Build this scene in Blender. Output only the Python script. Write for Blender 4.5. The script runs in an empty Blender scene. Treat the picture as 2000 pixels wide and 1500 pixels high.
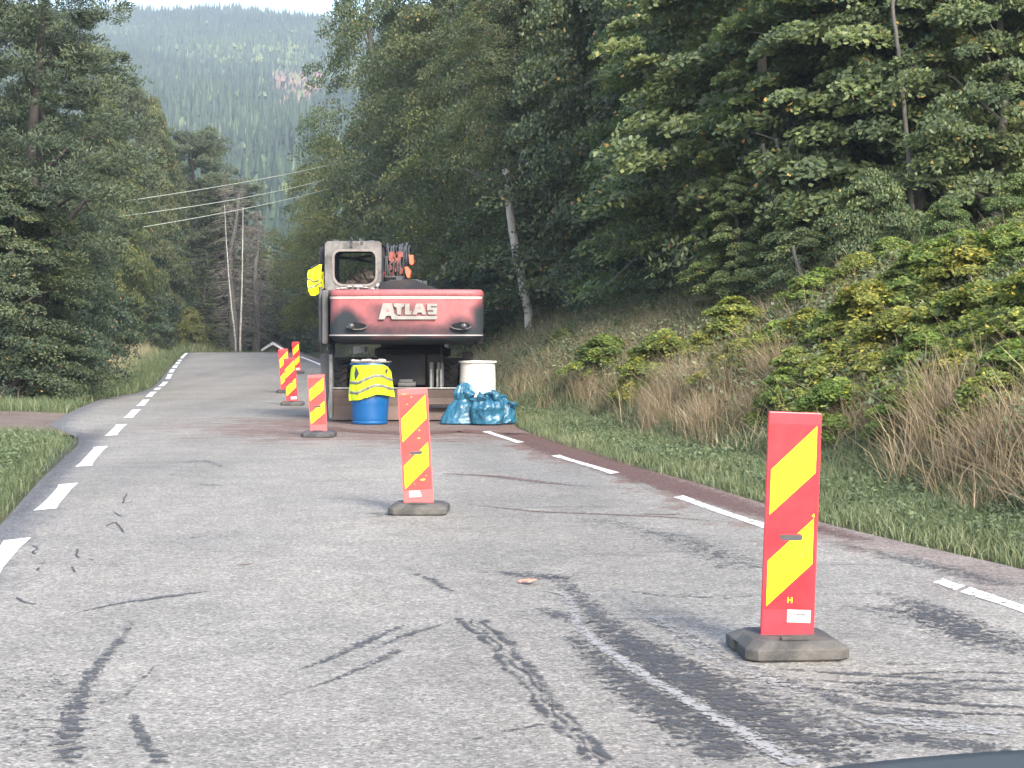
import bpy, bmesh, math, random
import numpy as np
from mathutils import Vector, Matrix, noise as mnoise

# ------------------------------------------------------------------ camera, world, sun
C = bpy.data.collections.new("Scene"); bpy.context.scene.collection.children.link(C)
scn = bpy.context.scene
FPX = 3500.0; HOR = 655.0; CH = 1.49          # focal length in photo pixels, horizon row, eye height
cam_d = bpy.data.cameras.new("camera"); cam = bpy.data.objects.new("camera", cam_d); C.objects.link(cam)
cam.location = (0, 0, CH); cam.rotation_euler = (math.radians(90), 0, 0)
cam_d.sensor_width = 36; cam_d.lens = 36 * FPX / 2000
cam_d.shift_y = -(750 - HOR) / 2000
cam_d.clip_start = 0.1; cam_d.clip_end = 12000
scn.camera = cam

SUN_EL, SUN_AZ = 34, 156          # azimuth clockwise from +Y (the view direction)
world = bpy.data.worlds.new("World"); scn.world = world; world.use_nodes = True
wn = world.node_tree; bg = wn.nodes["Background"]
sky = wn.nodes.new("ShaderNodeTexSky"); sky.sky_type = 'NISHITA'; sky.sun_disc = False
sky.sun_elevation = math.radians(SUN_EL); sky.sun_rotation = math.radians(SUN_AZ)
sky.air_density = 1.0; sky.dust_density = 2.6; sky.ozone_density = 1.0
wn.links.new(sky.outputs[0], bg.inputs[0]); bg.inputs[1].default_value = 0.15
sd = bpy.data.lights.new("sun", 'SUN'); sun = bpy.data.objects.new("sun", sd); C.objects.link(sun)
sd.energy = 2.0; sd.angle = math.radians(14); sd.color = (1.0, 0.95, 0.88)
az, el = math.radians(SUN_AZ), math.radians(SUN_EL)
sdir = Vector((math.sin(az) * math.cos(el), math.cos(az) * math.cos(el), math.sin(el)))
sun.rotation_euler = sdir.to_track_quat('Z', 'Y').to_euler()
scn.view_settings.view_transform = 'Standard'; scn.view_settings.look = 'None'
scn.view_settings.exposure = 2.05; scn.view_settings.gamma = 1
scn.cycles.max_bounces = 6; scn.cycles.diffuse_bounces = 4; scn.cycles.transparent_max_bounces = 12
scn.cycles.volume_bounces = 0

random.seed(7); RNG = np.random.default_rng(7)

# ------------------------------------------------------------------ helpers
def tag(o, label=None, cat=None, group=None, kind=None):
    if label: o['label'] = label
    if cat: o['category'] = cat
    if group: o['group'] = group
    if kind: o['kind'] = kind
    return o

def thing(name, label, cat, loc=(0, 0, 0), group=None, rotz=0):
    o = bpy.data.objects.new(name, None); C.objects.link(o); o.location = loc
    o.rotation_euler = (0, 0, rotz); o.empty_display_size = 0.3
    return tag(o, label, cat, group)

def link_mesh(name, me, m=None, parent=None, loc=(0, 0, 0)):
    o = bpy.data.objects.new(name, me); C.objects.link(o)
    if m is not None:
        for k in (m if isinstance(m, (list, tuple)) else [m]): me.materials.append(k)
    if parent is not None: o.parent = parent
    o.location = loc
    return o

def obj(name, bm, m, parent=None, origin=None, smooth=False, loc=None, label=None):
    """bm is in world coordinates; origin is subtracted (the parent's place)"""
    if origin is None and parent is not None and parent.get('_w'): origin = parent.location
    if origin is not None: bmesh.ops.translate(bm, verts=bm.verts, vec=-Vector(origin))
    bmesh.ops.recalc_face_normals(bm, faces=bm.faces)
    me = bpy.data.meshes.new(name); bm.to_mesh(me); bm.free()
    if smooth:
        me.polygons.foreach_set('use_smooth', [True] * len(me.polygons))
    o = link_mesh(name, me, m, parent, loc or (0, 0, 0))
    if smooth == 'auto':
        try:
            me.set_sharp_from_angle(angle=math.radians(35))
        except Exception: pass
    if label: o['label'] = label
    return o

def np_mesh(name, V, F, tint=None, smooth=False):
    me = bpy.data.meshes.new(name)
    V = np.asarray(V, np.float32); F = np.asarray(F, np.int32)
    n, k = F.shape
    me.vertices.add(len(V)); me.vertices.foreach_set('co', V.ravel())
    me.loops.add(n * k); me.loops.foreach_set('vertex_index', F.ravel())
    me.polygons.add(n); me.polygons.foreach_set('loop_start', np.arange(0, n * k, k, dtype=np.int32))
    if smooth: me.polygons.foreach_set('use_smooth', np.ones(n, bool))
    me.update(calc_edges=True)
    if tint is not None:
        a = me.attributes.new('tint', 'FLOAT', 'FACE'); a.data.foreach_set('value', np.asarray(tint, np.float32))
    return me

def box(bm, x0, x1, y0, y1, z0, z1, bev=0, seg=2, M=None):
    r = bmesh.ops.create_cube(bm, size=1)
    vs = r['verts']
    bmesh.ops.scale(bm, verts=vs, vec=(abs(x1 - x0), abs(y1 - y0), abs(z1 - z0)))
    bmesh.ops.translate(bm, verts=vs, vec=((x0 + x1) / 2, (y0 + y1) / 2, (z0 + z1) / 2))
    if M is not None: bmesh.ops.transform(bm, matrix=M, verts=vs)
    if bev:
        es = list({e for v in vs for e in v.link_edges})
        bmesh.ops.bevel(bm, geom=es, offset=bev, segments=seg, affect='EDGES', profile=0.6)
    return bm

def tube(bm, pts, rad, n=8, caps=True):
    pts = [Vector(p) for p in pts]
    if not isinstance(rad, (list, tuple)): rad = [rad] * len(pts)
    rings = []; prev = None
    for i, p in enumerate(pts):
        t = (pts[min(i + 1, len(pts) - 1)] - pts[max(i - 1, 0)]).normalized()
        ref = Vector((0, 0, 1)) if abs(t.z) < .9 else Vector((1, 0, 0))
        a = t.cross(ref).normalized() if prev is None else (prev - t * prev.dot(t)).normalized()
        prev = a; b = t.cross(a)
        rings.append([bm.verts.new(p + (a * math.cos(k * 2 * math.pi / n) + b * math.sin(k * 2 * math.pi / n)) * rad[i]) for k in range(n)])
    for r0, r1 in zip(rings, rings[1:]):
        for k in range(n): bm.faces.new((r0[k], r0[(k + 1) % n], r1[(k + 1) % n], r1[k]))
    if caps:
        bm.faces.new(rings[0][::-1]); bm.faces.new(rings[-1])
    return bm

def lathe(bm, prof, c, n=32, axis='Z', cap=True):
    """prof: (radius, height) pairs; c centre of height 0"""
    rings = []
    for r, h in prof:
        ring = []
        for k in range(n):
            a = 2 * math.pi * k / n
            if axis == 'Z': p = (c[0] + r * math.cos(a), c[1] + r * math.sin(a), c[2] + h)
            elif axis == 'X': p = (c[0] + h, c[1] + r * math.cos(a), c[2] + r * math.sin(a))
            else: p = (c[0] + r * math.cos(a), c[1] + h, c[2] + r * math.sin(a))
            ring.append(bm.verts.new(p))
        rings.append(ring)
    for r0, r1 in zip(rings, rings[1:]):
        for k in range(n): bm.faces.new((r0[k], r0[(k + 1) % n], r1[(k + 1) % n], r1[k]))
    if cap:
        bm.faces.new(rings[0]); bm.faces.new(rings[-1][::-1])
    return bm

def prism(bm, pts, y0, y1):
    """polygon of (x,z) extruded from y0 to y1"""
    a = [bm.verts.new((x, y0, z)) for x, z in pts]; b = [bm.verts.new((x, y1, z)) for x, z in pts]
    bm.faces.new(a); bm.faces.new(b[::-1])
    for i in range(len(a)):
        j = (i + 1) % len(a); bm.faces.new((a[i], b[i], b[j], a[j]))
    return bm

def NB(): return bmesh.new()

# ---- materials
class NT:
    def __init__(s, name):
        s.m = bpy.data.materials.new(name); s.m.use_nodes = True; s.t = s.m.node_tree
        s.b = s.t.nodes["Principled BSDF"]; s.out = s.t.nodes["Material Output"]
    def n(s, typ, **kw):
        nd = s.t.nodes.new("ShaderNode" + typ)
        for k, v in kw.items():
            if k.startswith('i_'):
                key = k[2:]; key = int(key) if key.isdigit() else key.replace('_', ' ')
                nd.inputs[key].default_value = v
            else: setattr(nd, k, v)
        return nd
    def l(s, a, b): s.t.links.new(a, b)
    def coords(s, scale=(1, 1, 1), src='Object'):
        tc = s.n('TexCoord'); mp = s.n('Mapping'); mp.inputs['Scale'].default_value = scale
        s.l(tc.outputs[src], mp.inputs[0]); return mp.outputs[0]
    def noise(s, scale, detail=4, rough=.5, vec=None, dist=0):
        nd = s.n('TexNoise'); nd.inputs['Scale'].default_value = scale; nd.inputs['Detail'].default_value = detail
        nd.inputs['Roughness'].default_value = rough; nd.inputs['Distortion'].default_value = dist
        if vec is not None: s.l(vec, nd.inputs['Vector'])
        return nd.outputs['Fac']
    def ramp(s, fac, stops, mode='LINEAR'):
        nd = s.n('ValToRGB'); cr = nd.color_ramp; cr.interpolation = mode
        while len(cr.elements) < len(stops): cr.elements.new(.5)
        for e, (p, c) in zip(cr.elements, stops):
            e.position = p; e.color = (c, c, c, 1) if isinstance(c, (int, float)) else (*c, 1)
        s.l(fac, nd.inputs[0]); return nd.outputs[0]
    def mix(s, fac, a, b, mode='MIX'):
        nd = s.n('MixRGB', blend_type=mode)
        for i, v in ((0, fac), (1, a), (2, b)):
            if isinstance(v, (int, float)): nd.inputs[i].default_value = v if i == 0 else (v, v, v, 1)
            elif isinstance(v, tuple): nd.inputs[i].default_value = (*v, 1)
            else: s.l(v, nd.inputs[i])
        return nd.outputs[0]
    def math(s, op, a, b=0.0, clamp=False):
        nd = s.n('Math', operation=op); nd.use_clamp = clamp
        for i, v in ((0, a), (1, b)):
            if isinstance(v, (int, float)): nd.inputs[i].default_value = v
            else: s.l(v, nd.inputs[i])
        return nd.outputs[0]
    def bump(s, h, strength=.3, dist=.01):
        nd = s.n('Bump'); nd.inputs['Strength'].default_value = strength; nd.inputs['Distance'].default_value = dist
        s.l(h, nd.inputs['Height']); s.l(nd.outputs[0], s.b.inputs['Normal'])
    def col(s, c):
        if isinstance(c, tuple): s.b.inputs['Base Color'].default_value = (*c, 1)
        else: s.l(c, s.b.inputs['Base Color'])
    def rough(s, r):
        if isinstance(r, (int, float)): s.b.inputs['Roughness'].default_value = r
        else: s.l(r, s.b.inputs['Roughness'])

def simple(name, c, rough=.6, var=.25, nscale=6, bump=.1, metal=0, dirt=None, spec=.5, bdist=.01):
    m = NT(name); v = m.coords()
    f = m.noise(nscale, 6, .65, v)
    a = tuple(x * (1 - var) for x in c); b = tuple(min(1, x * (1 + var)) for x in c)
    col = m.ramp(f, [(.3, a), (.7, b)])
    if dirt:
        dc, amt = dirt
        g = m.noise(nscale * .45, 8, .7, v, .6)
        col = m.mix(m.ramp(g, [(.62 - amt * .35, 0.0), (.72, 1.0)]), col, dc)
    m.col(col); m.rough(m.ramp(f, [(.2, max(0, rough - .12)), (.8, min(1, rough + .12))]))
    m.b.inputs['Metallic'].default_value = metal
    m.b.inputs['Specular IOR Level'].default_value = spec
    if bump: m.bump(m.noise(nscale * 6, 5, .6, v), bump, bdist)
    return m.m

# ------------------------------------------------------------------ terrain
def zr(Y):
    Y = np.asarray(Y, float)
    t = np.clip((Y - 48) / 42, 0, 1); z = .62 * t * t * (3 - 2 * t)
    t2 = np.clip(Y - 90, 0, 16.7); z = z - .0015 * t2 ** 2
    z = z - .05 * np.clip(Y - 106.7, 0, 190)
    return z
def G(px, py):
    """photo pixel -> point on the road surface"""
    k = (py - HOR) / FPX
    d = 3.0
    while d < 130:
        if CH - k * d <= float(zr(d)): break
        d += .02
    return ((px - 1000) / FPX * d, d, float(zr(d)))
def P(px, py, d): return Vector(((px - 1000) / FPX * d, d, CH + (HOR - py) / FPX * d))

def table(pts):
    a = np.array([G(*p)[:2] for p in pts]); a = a[np.argsort(a[:, 1])]
    y, x = a[:, 1], a[:, 0]
    # straight extrapolation both ways
    y = np.concatenate([[y[0] - 30], y, [y[-1] + 40, y[-1] + 120]])
    x0 = x[0] + 30 * .1757
    xa = x[-1] - 40 * .10 + 2; xb = x[-1] + 10
    x = np.concatenate([[x0], x, [xa, xb]])
    return lambda Y: np.interp(Y, y, x)
lineL = table([(10, 1080), (112, 971), (180, 892), (227, 840), (259, 808), (280, 787), (295, 770), (308, 759), (321, 749), (330, 736), (336, 724), (346, 711), (356, 698), (366, 689.2)])
lineR = table([(2000, 1191), (1862, 1146), (1407, 1000), (1325, 970), (1205, 926), (1090, 892), (1020, 866), (945, 842), (623, 711), (587, 697), (566, 690)])
edgeL = table([(0, 1026), (80, 936), (152, 870), (154, 855), (95, 831), (140, 803), (196, 780), (266, 768), (297, 757), (315, 740), (335, 715), (358, 697), (363, 689.2)])
edgeR0 = table([(2000, 1112), (1750, 1056), (1600, 1020), (1480, 980), (1350, 940), (1200, 902), (1090, 868), (1010, 836)])
def edgeR(Y):
    Y = np.asarray(Y, float); a = edgeR0(Y); b = lineR(Y) + .55
    w = np.clip((Y - 30) / 6, 0, 1); return a * (1 - w) + b * w

def hash_noise(x, y, s):
    return (np.sin(x * s * 1.3 + 1.7 * np.sin(y * s * .9 + 2)) + np.sin(y * s * 1.7 + 1.3 * np.sin(x * s * .7 + 5)) + np.sin((x + y) * s * .6 + .5)) / 3
def ground_z(X, Y):
    X = np.asarray(X, float); Y = np.asarray(Y, float)
    z0 = zr(Y); r = X - edgeR(Y); l = edgeL(Y) - X
    z = z0 - .05
    bank = np.interp(r, [0, .3, 1.3, 5.2, 9, 30, 90, 400], [0, .04, .10, 2.15, 3.0, 6.0, 14, 14])
    bank = bank + np.clip(r, 0, 3) / 3 * .10 * hash_noise(X, Y, 1.1) + np.clip(r - 1, 0, 2) / 2 * .12 * hash_noise(X, Y, .35)
    fall = np.interp(Y, [95, 130, 300], [1, .75, .3])
    z = z + np.where(r > 0, bank * fall, 0)
    lb = np.interp(l, [0, .4, 2, 8, 40, 200], [0, .03, .04, .5, 1.4, 1.4])
    z = z + np.where(l > 0, lb + np.clip(l, 0, 2) / 2 * .05 * hash_noise(X, Y, 1.3), 0)
    return z
def rows_sheet(name, ys, fx0, fx1, nx, dz, m, kind=None, parent=None, uvr=None):
    ys = np.asarray(ys); V = []; 
    for y in ys:
        xs = np.linspace(float(fx0(y)), float(fx1(y)), nx)
        for x in xs: V.append((x, y, float(zr(y)) + dz))
    F = [(i * nx + j, i * nx + j + 1, (i + 1) * nx + j + 1, (i + 1) * nx + j) for i in range(len(ys) - 1) for j in range(nx - 1)]
    me = np_mesh(name, V, F)
    uv = me.uv_layers.new(name='UVMap'); li = np.zeros(len(me.loops), np.int32); me.loops.foreach_get('vertex_index', li)
    Va = np.array(V); er = edgeR(Va[:, 1]); el_ = edgeL(Va[:, 1])
    U = np.stack([(er - Va[:, 0]), (Va[:, 0] - el_)], 1)[li]
    uv.data.foreach_set('uv', U.astype(np.float32).ravel())
    o = link_mesh(name, me, m, parent)
    if kind: o['kind'] = kind
    return o
# ------------------------------------------------------------------ ground, road, hill
def mat_road():
    m = NT('asphalt'); v = m.coords()
    g1 = m.n('TexVoronoi'); g1.inputs['Scale'].default_value = 74; m.l(v, g1.inputs[0])
    g2 = m.n('TexVoronoi'); g2.inputs['Scale'].default_value = 26; m.l(v, g2.inputs[0])
    sep = m.n('SeparateColor'); m.l(g1.outputs['Color'], sep.inputs[0])
    sep2 = m.n('SeparateColor'); m.l(g2.outputs['Color'], sep2.inputs[0])
    grain = m.ramp(sep.outputs[0], [(0, .52), (.25, .82), (.6, 1.02), (.85, 1.25), (1, 1.65)])
    grain2 = m.ramp(sep2.outputs[1], [(0, .88), (.5, 1.0), (1, 1.10)])
    base = m.ramp(m.noise(.35, 6, .6, v), [(.3, (.160, .152, .136)), (.5, (.190, .179, .158)), (.72, (.210, .196, .170))])
    base = m.mix(1.0, base, m.ramp(m.noise(2.2, 5, .7, v), [(.3, .84), (.7, 1.12)]), 'MULTIPLY')
    # tracks worn by wheels, along the road
    mp = m.coords((1, 1, 1)); 
    rot = m.n('Mapping'); rot.inputs['Rotation'].default_value = (0, 0, -math.radians(10)); rot.inputs['Scale'].default_value = (.55, .012, 1)
    tc = m.n('TexCoord'); m.l(tc.outputs['Object'], rot.inputs[0])
    base = m.mix(1.0, base, m.ramp(m.noise(1.2, 3, .5, rot.outputs[0]), [(.35, .88), (.65, 1.10)]), 'MULTIPLY')
    # thin dark scrape streaks lying across the lane, mostly right of the centre
    def streaks(ang, sx, sy, lo, hi):
        r = m.n('Mapping'); r.inputs['Rotation'].default_value = (0, 0, math.radians(ang)); r.inputs['Scale'].default_value = (sx, sy, 1)
        m.l(tc.outputs['Object'], r.inputs[0])
        return m.ramp(m.noise(1.0, 7, .72, r.outputs[0], .4), [(lo, 0.0), (hi, 1.0)])
    st = m.math('MAXIMUM', streaks(12, .7, 4.5, .58, .66), streaks(32, .5, 3.0, .60, .68))
    sx = m.n('SeparateXYZ'); m.l(tc.outputs['Object'], sx.inputs[0])
    right = m.math('ADD', m.math('MULTIPLY', sx.outputs[0], .32), m.math('MULTIPLY', m.noise(.5, 3, .5, v), 1.3))
    right = m.ramp(m.math('ADD', right, m.math('MULTIPLY', sx.outputs[1], .012)), [(.55, .12), (1.15, 1.0)])
    base = m.mix(m.math('MULTIPLY', m.math('MULTIPLY', st, right), .62), base, (.070, .071, .074))
    # reddish soil dragged along the right edge and round the parked machine
    uv = m.n('UVMap'); su = m.n('SeparateXYZ'); m.l(uv.outputs[0], su.inputs[0])
    er = su.outputs[0]
    nz = m.noise(1.6, 6, .7, m.coords((1, .45, 1)))
    edge = m.ramp(m.math('ADD', m.math('MULTIPLY', er, -.85), m.math('MULTIPLY', nz, 2.9)), [(.80, 0.0), (1.35, 1.0)])
    near = m.ramp(m.math('DIVIDE', sx.outputs[1], 40), [(.24, .25), (.42, .8), (.72, 1.0), (.9, .5)])
    edge = m.math('MULTIPLY', edge, near)
    dx = m.math('DIVIDE', m.math('ADD', sx.outputs[0], 1.7), 2.9); dy = m.math('DIVIDE', m.math('SUBTRACT', sx.outputs[1], 29.2), 3.6)
    rr = m.math('SQRT', m.math('ADD', m.math('MULTIPLY', dx, dx), m.math('MULTIPLY', dy, dy)))
    n2 = m.noise(1.0, 8, .75, m.coords((.9, 2.4, 1)), .3)
    pool = m.ramp(m.math('ADD', m.math('MULTIPLY', rr, -.42), m.math('MULTIPLY', n2, 2.0)), [(.44, 0.0), (.62, .85)])
    dirt = m.math('MAXIMUM', edge, pool)
    dcol = m.ramp(m.noise(5, 9, .8, v), [(.3, (.052, .032, .027)), (.5, (.115, .060, .046)), (.65, (.16, .12, .10)), (.8, (.20, .15, .125))])
    base = m.mix(m.math('MULTIPLY', dirt, .86), base, dcol)
    # faint rosy dust film
    film = m.ramp(m.noise(.45, 4, .6, m.coords((1, .5, 1))), [(.5, 0.0), (.8, .35)])
    base = m.mix(film, base, (.22, .185, .165))
    # crumbling dark left edge
    le = m.ramp(m.math('ADD', m.math('MULTIPLY', su.outputs[1], -1.6), m.math('MULTIPLY', m.noise(2.5, 5, .7, v), 1.6)), [(.15, 0.0), (.6, .8)])
    base = m.mix(le, base, (.085, .086, .092))
    c = m.mix(1.0, base, grain, 'MULTIPLY'); c = m.mix(1.0, c, grain2, 'MULTIPLY')
    m.col(c); m.rough(.88); m.b.inputs['Specular IOR Level'].default_value = .25
    m.bump(m.math('ADD', sep.outputs[0], m.noise(30, 4, .6, v)), .45, .004)
    return m.m
M_ROAD = mat_road()

def mat_ground():
    m = NT('soil'); v = m.coords()
    c = m.ramp(m.noise(.9, 8, .7, v), [(.3, (.030, .034, .016)), (.5, (.055, .058, .026)), (.7, (.085, .075, .040))])
    c = m.mix(m.ramp(m.noise(6, 6, .7, v), [(.5, 0.0), (.7, .6)]), c, (.095, .075, .05))
    m.col(c); m.rough(.95); m.bump(m.noise(14, 6, .7, v), .8, .04); m.b.inputs['Specular IOR Level'].default_value = .1
    return m.m
M_GROUND = mat_ground()

def spaced(a, b, s): return list(np.arange(a, b, s))
gx = spaced(-4200, -400, 260) + spaced(-400, -60, 20) + spaced(-60, -24, 2) + spaced(-24, 22, .4) + spaced(22, 60, 2) + spaced(60, 400, 20) + spaced(400, 4201, 260)
gy = spaced(-400, -20, 30) + spaced(-20, 5, 2) + spaced(5, 60, .5) + spaced(60, 130, 1.0) + spaced(130, 320, 6) + spaced(320, 6200, 220)
GX, GY = np.meshgrid(gx, gy); GZ = ground_z(GX, GY)
nx_, ny_ = len(gx), len(gy)
I = np.arange(nx_ * ny_).reshape(ny_, nx_)
F = np.stack([I[:-1, :-1], I[:-1, 1:], I[1:, 1:], I[1:, :-1]], -1).reshape(-1, 4)
o = link_mesh('ground', np_mesh('ground', np.stack([GX, GY, GZ], -1).reshape(-1, 3), F, smooth=True), M_GROUND); o['kind'] = 'structure'

road = rows_sheet('road', spaced(-20, 60, .4) + spaced(60, 135, 1), lambda y: edgeL(y), lambda y: edgeR(y), 14, .0, M_ROAD, 'structure')

m = NT('gravel'); v = m.coords()
vv = m.n('TexVoronoi'); vv.inputs['Scale'].default_value = 22; m.l(v, vv.inputs[0])
s_ = m.n('SeparateColor'); m.l(vv.outputs['Color'], s_.inputs[0])
c = m.mix(1.0, m.ramp(m.noise(1.1, 5, .6, v), [(.3, (.075, .050, .036)), (.6, (.125, .090, .068)), (.8, (.11, .10, .09))]), m.ramp(s_.outputs[0], [(0, .6), (1, 1.4)]), 'MULTIPLY')
m.col(c); m.rough(.95); m.bump(s_.outputs[0], .6, .01); M_GRAVEL = m.m
ys = np.linspace(26.9, 34.6, 24); V = []
for y in ys:
    for x in np.linspace(-34, float(edgeL(y)) - .02 + (.05), 30):
        V.append((x, y + .25 * math.sin(x * .9), max(float(ground_z(x, y)) + .03, -.02) if x < -9 else -.004))
F = [(i * 30 + j, i * 30 + j + 1, (i + 1) * 30 + j + 1, (i + 1) * 30 + j) for i in range(23) for j in range(29)]
o = link_mesh('gravel_track', np_mesh('gravel_track', V, F, smooth=True), M_GRAVEL); o['kind'] = 'structure'
o.location = (0, 0, 0)

# ---- painted lines
def mat_paint(wear):
    m = NT('line_paint'); v = m.coords(); tr = m.n('BsdfTransparent'); mx = m.n('MixShader')
    c = m.ramp(m.noise(9, 5, .7, v), [(.3, (.60, .60, .57)), (.7, (.80, .80, .77))]); m.col(c); m.rough(.6)
    a = m.ramp(m.noise(16, 8, .75, v), [(wear, 0.0), (wear + .07, 1.0)])
    m.l(a, mx.inputs[0]); m.l(tr.outputs[0], mx.inputs[1]); m.l(m.b.outputs[0], mx.inputs[2]); m.l(mx.outputs[0], m.out.inputs[0])
    return m.m
M_PAINT = mat_paint(.26); M_PAINTW = mat_paint(.43)
def dash(fx, py0, py1, w=.145, m=M_PAINT, pxg=0):
    d0 = G(pxg or 300, py1)[1]; d1 = G(pxg or 300, py0)[1]
    n = max(2, int((d1 - d0) / .5)); V = []
    for i in range(n + 1):
        y = d0 + (d1 - d0) * i / n; x = float(fx(y))
        sk = .05 if i in (0, n) else 0
        for s in (-1, 1): V.append((x + s * w / 2, y + (.10 * s if i in (0, n) else 0), float(zr(y)) + .005))
    F = [(2 * i, 2 * i + 1, 2 * i + 3, 2 * i + 2) for i in range(n)]
    me = np_mesh('edge_dash', V, F); o = link_mesh('edge_dash', me, m, road)
    return o
for a, b in [(1054, 1132), (946, 996), (873, 911), (829.5, 851), (800.5, 816), (781, 793), (765.5, 775), (757.5, 761.5), (746, 754.5), (731, 740), (721.5, 727.5), (714, 718.5), (707.5, 711.5), (703, 705.5)]:
    dash(lineL, a, b)
dash(lineL, 689.6, 700, .13)
for a, b in [(1136, 1150.5), (1153, 1212), (970, 1031), (890, 925), (843, 865)]: dash(lineR, a, b, .112, M_PAINTW, 1400)
dash(lineR, 697, 713, .13, M_PAINT, 600)

# ---- marks lying on the asphalt: each one a thin ragged film, a child of the road
def mat_mark(name, c0, c1, thr, soft, amp, anis=(1, 1), grain=.5):
    m = NT(name); uv = m.n('UVMap'); sp = m.n('SeparateXYZ'); m.l(uv.outputs[0], sp.inputs[0])
    v2 = m.math('MULTIPLY', sp.outputs[1], sp.outputs[1])
    fall = m.math('SUBTRACT', 1.0, v2)
    fall = m.math('MULTIPLY', fall, sp.outputs[0])          # u carries the strength
    nz = m.noise(11, 9, .8, m.coords((anis[0], anis[1], 1)), .3)
    vo = m.n('TexVoronoi'); vo.inputs['Scale'].default_value = 62; m.l(m.coords(), vo.inputs[0])
    sc = m.n('SeparateColor'); m.l(vo.outputs['Color'], sc.inputs[0])
    t = m.math('ADD', m.math('MULTIPLY', fall, 1.0), m.math('MULTIPLY', m.math('SUBTRACT', nz, .5), amp))
    t = m.math('ADD', t, m.math('MULTIPLY', m.math('SUBTRACT', sc.outputs[0], .5), -grain))
    a = m.ramp(t, [(thr, 0.0), (thr + soft, .85)])
    m.col(m.ramp(m.noise(20, 4, .6, m.coords()), [(.3, c0), (.7, c1)])); m.rough(.8)
    tr = m.n('BsdfTransparent'); mx = m.n('MixShader')
    m.l(a, mx.inputs[0]); m.l(tr.outputs[0], mx.inputs[1]); m.l(m.b.outputs[0], mx.inputs[2]); m.l(mx.outputs[0], m.out.inputs[0])
    return m.m
M_SCUFF_SHADOW = mat_mark('rubber_and_shadow', (.034, .035, .037), (.066, .067, .070), .82, .30, 4.2, (1, 1.4), .8)  # scuffed rubber, and one painted shadow beside a marker board
M_CRACK = mat_mark('crack_tar', (.020, .021, .023), (.045, .046, .050), .60, .12, 3.6, (1, 1), .35)
M_TAR = mat_mark('broken_tar', (.026, .027, .029), (.056, .057, .060), .80, .2, 4.8, (1, 1.6), .5)
M_PALE = mat_mark('pale_scrape', (.19, .187, .18), (.31, .30, .285), .62, .35, 3.2, (1, 1), 1.2)
M_SOIL = mat_mark('dragged_soil', (.075, .030, .023), (.135, .074, .058), .42, .3, 3.2, (.8, 1.8), .5)
mark_n = [0]
def mark(name, pts, m, s=1.0, wob=0.0):
    """pts: (px, py, half width in metres[, strength])"""
    P3 = []
    for p in pts:
        g = G(p[0], p[1]); P3.append((g[0], g[1], p[2], p[3] if len(p) > 3 else 1.0))
    P3 = np.array(P3); L = np.concatenate([[0], np.cumsum(np.hypot(*np.diff(P3[:, :2], axis=0).T))])
    n = max(6, int(L[-1] / .06)); t = np.linspace(0, L[-1], n)
    Q = np.stack([np.interp(t, L, P3[:, k]) for k in range(4)], 1)
    if len(pts) > 2:
        k = max(3, n // (len(pts) * 3)) | 1; ker = np.ones(k) / k
        for c in (0, 1):
            pad = np.pad(Q[:, c], k // 2, mode='edge'); Q[:, c] = np.convolve(pad, ker, 'valid')
    rs = np.random.default_rng(mark_n[0] + 50); mark_n[0] += 1
    if wob:
        k = 3; jit = np.convolve(rs.normal(0, wob, n + 4), np.ones(5) / 5, 'valid'); Q[:, 0] += jit
    T = np.gradient(Q[:, :2], axis=0); T /= np.maximum(np.hypot(T[:, 0], T[:, 1]), 1e-6)[:, None]
    N = np.stack([-T[:, 1], T[:, 0]], 1)
    dz = .0025 + .0006 * (mark_n[0] % 4) if name not in ('crack', 'pale_scrape') else .0056 if name == 'crack' else .0062 + .0004 * (mark_n[0] % 3)
    V = []; UV = []
    for i in range(n):
        for sgn in (-1, 0, 1):
            V.append((Q[i, 0] + N[i, 0] * Q[i, 2] * sgn, Q[i, 1] + N[i, 1] * Q[i, 2] * sgn, float(zr(Q[i, 1])) + dz))
            end = min(1, min(t[i], L[-1] - t[i]) / max(.05, Q[i, 2] * .8))
            UV.append((Q[i, 3] * s * end, sgn))
    F = []
    for i in range(n - 1):
        for j in (0, 1):
            a = i * 3 + j; F.append((a, a + 1, a + 4, a + 3))
    me = np_mesh(name, V, F); uv = me.uv_layers.new(name='UVMap')
    li = np.zeros(len(me.loops), np.int32); me.loops.foreach_get('vertex_index', li)
    uv.data.foreach_set('uv', np.array(UV, np.float32)[li].ravel())
    return link_mesh(name, me, m, road)
# broad dark skid band and its companions (lower right)
mark('scuff_and_shadow', [(1090, 1125, .10, .7), (1150, 1185, .12, .9), (1215, 1250, .16, 1.2), (1310, 1305, .22, 1.25), (1420, 1370, .20, 1.2), (1550, 1440, .2, 1.1), (1690, 1510, .2, 1)], M_SCUFF_SHADOW)
mark('scuff_and_shadow', [(1105, 1240, .06, .7), (1200, 1320, .13, 1.1), (1290, 1375, .17, 1.15), (1380, 1440, .18, 1.1), (1450, 1500, .2, 1)], M_SCUFF_SHADOW)
mark('scuff_and_shadow', [(1255, 1205, .05, .6), (1330, 1240, .10, .8), (1420, 1290, .08, .8), (1560, 1345, .12, .9), (1700, 1390, .12, 1.1), (1850, 1400, .09, .9), (1960, 1395, .05, .6)], M_SCUFF_SHADOW)
mark('scuff_and_shadow', [(920, 1115, .05, .6), (1000, 1120, .16, .95), (1080, 1130, .2, 1.05), (1130, 1125, .1, .6)], M_SCUFF_SHADOW)
mark('scuff_and_shadow', [(1045, 1185, .08, .7), (1100, 1205, .14, .95), (1150, 1225, .12, .7)], M_SCUFF_SHADOW)
mark('scuff_and_shadow', [(1700, 1150, .06, .5), (1790, 1180, .20, .85), (1850, 1215, .26, 1.05), (1920, 1250, .18, 1), (2020, 1265, .12, .9)], M_SCUFF_SHADOW)
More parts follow.
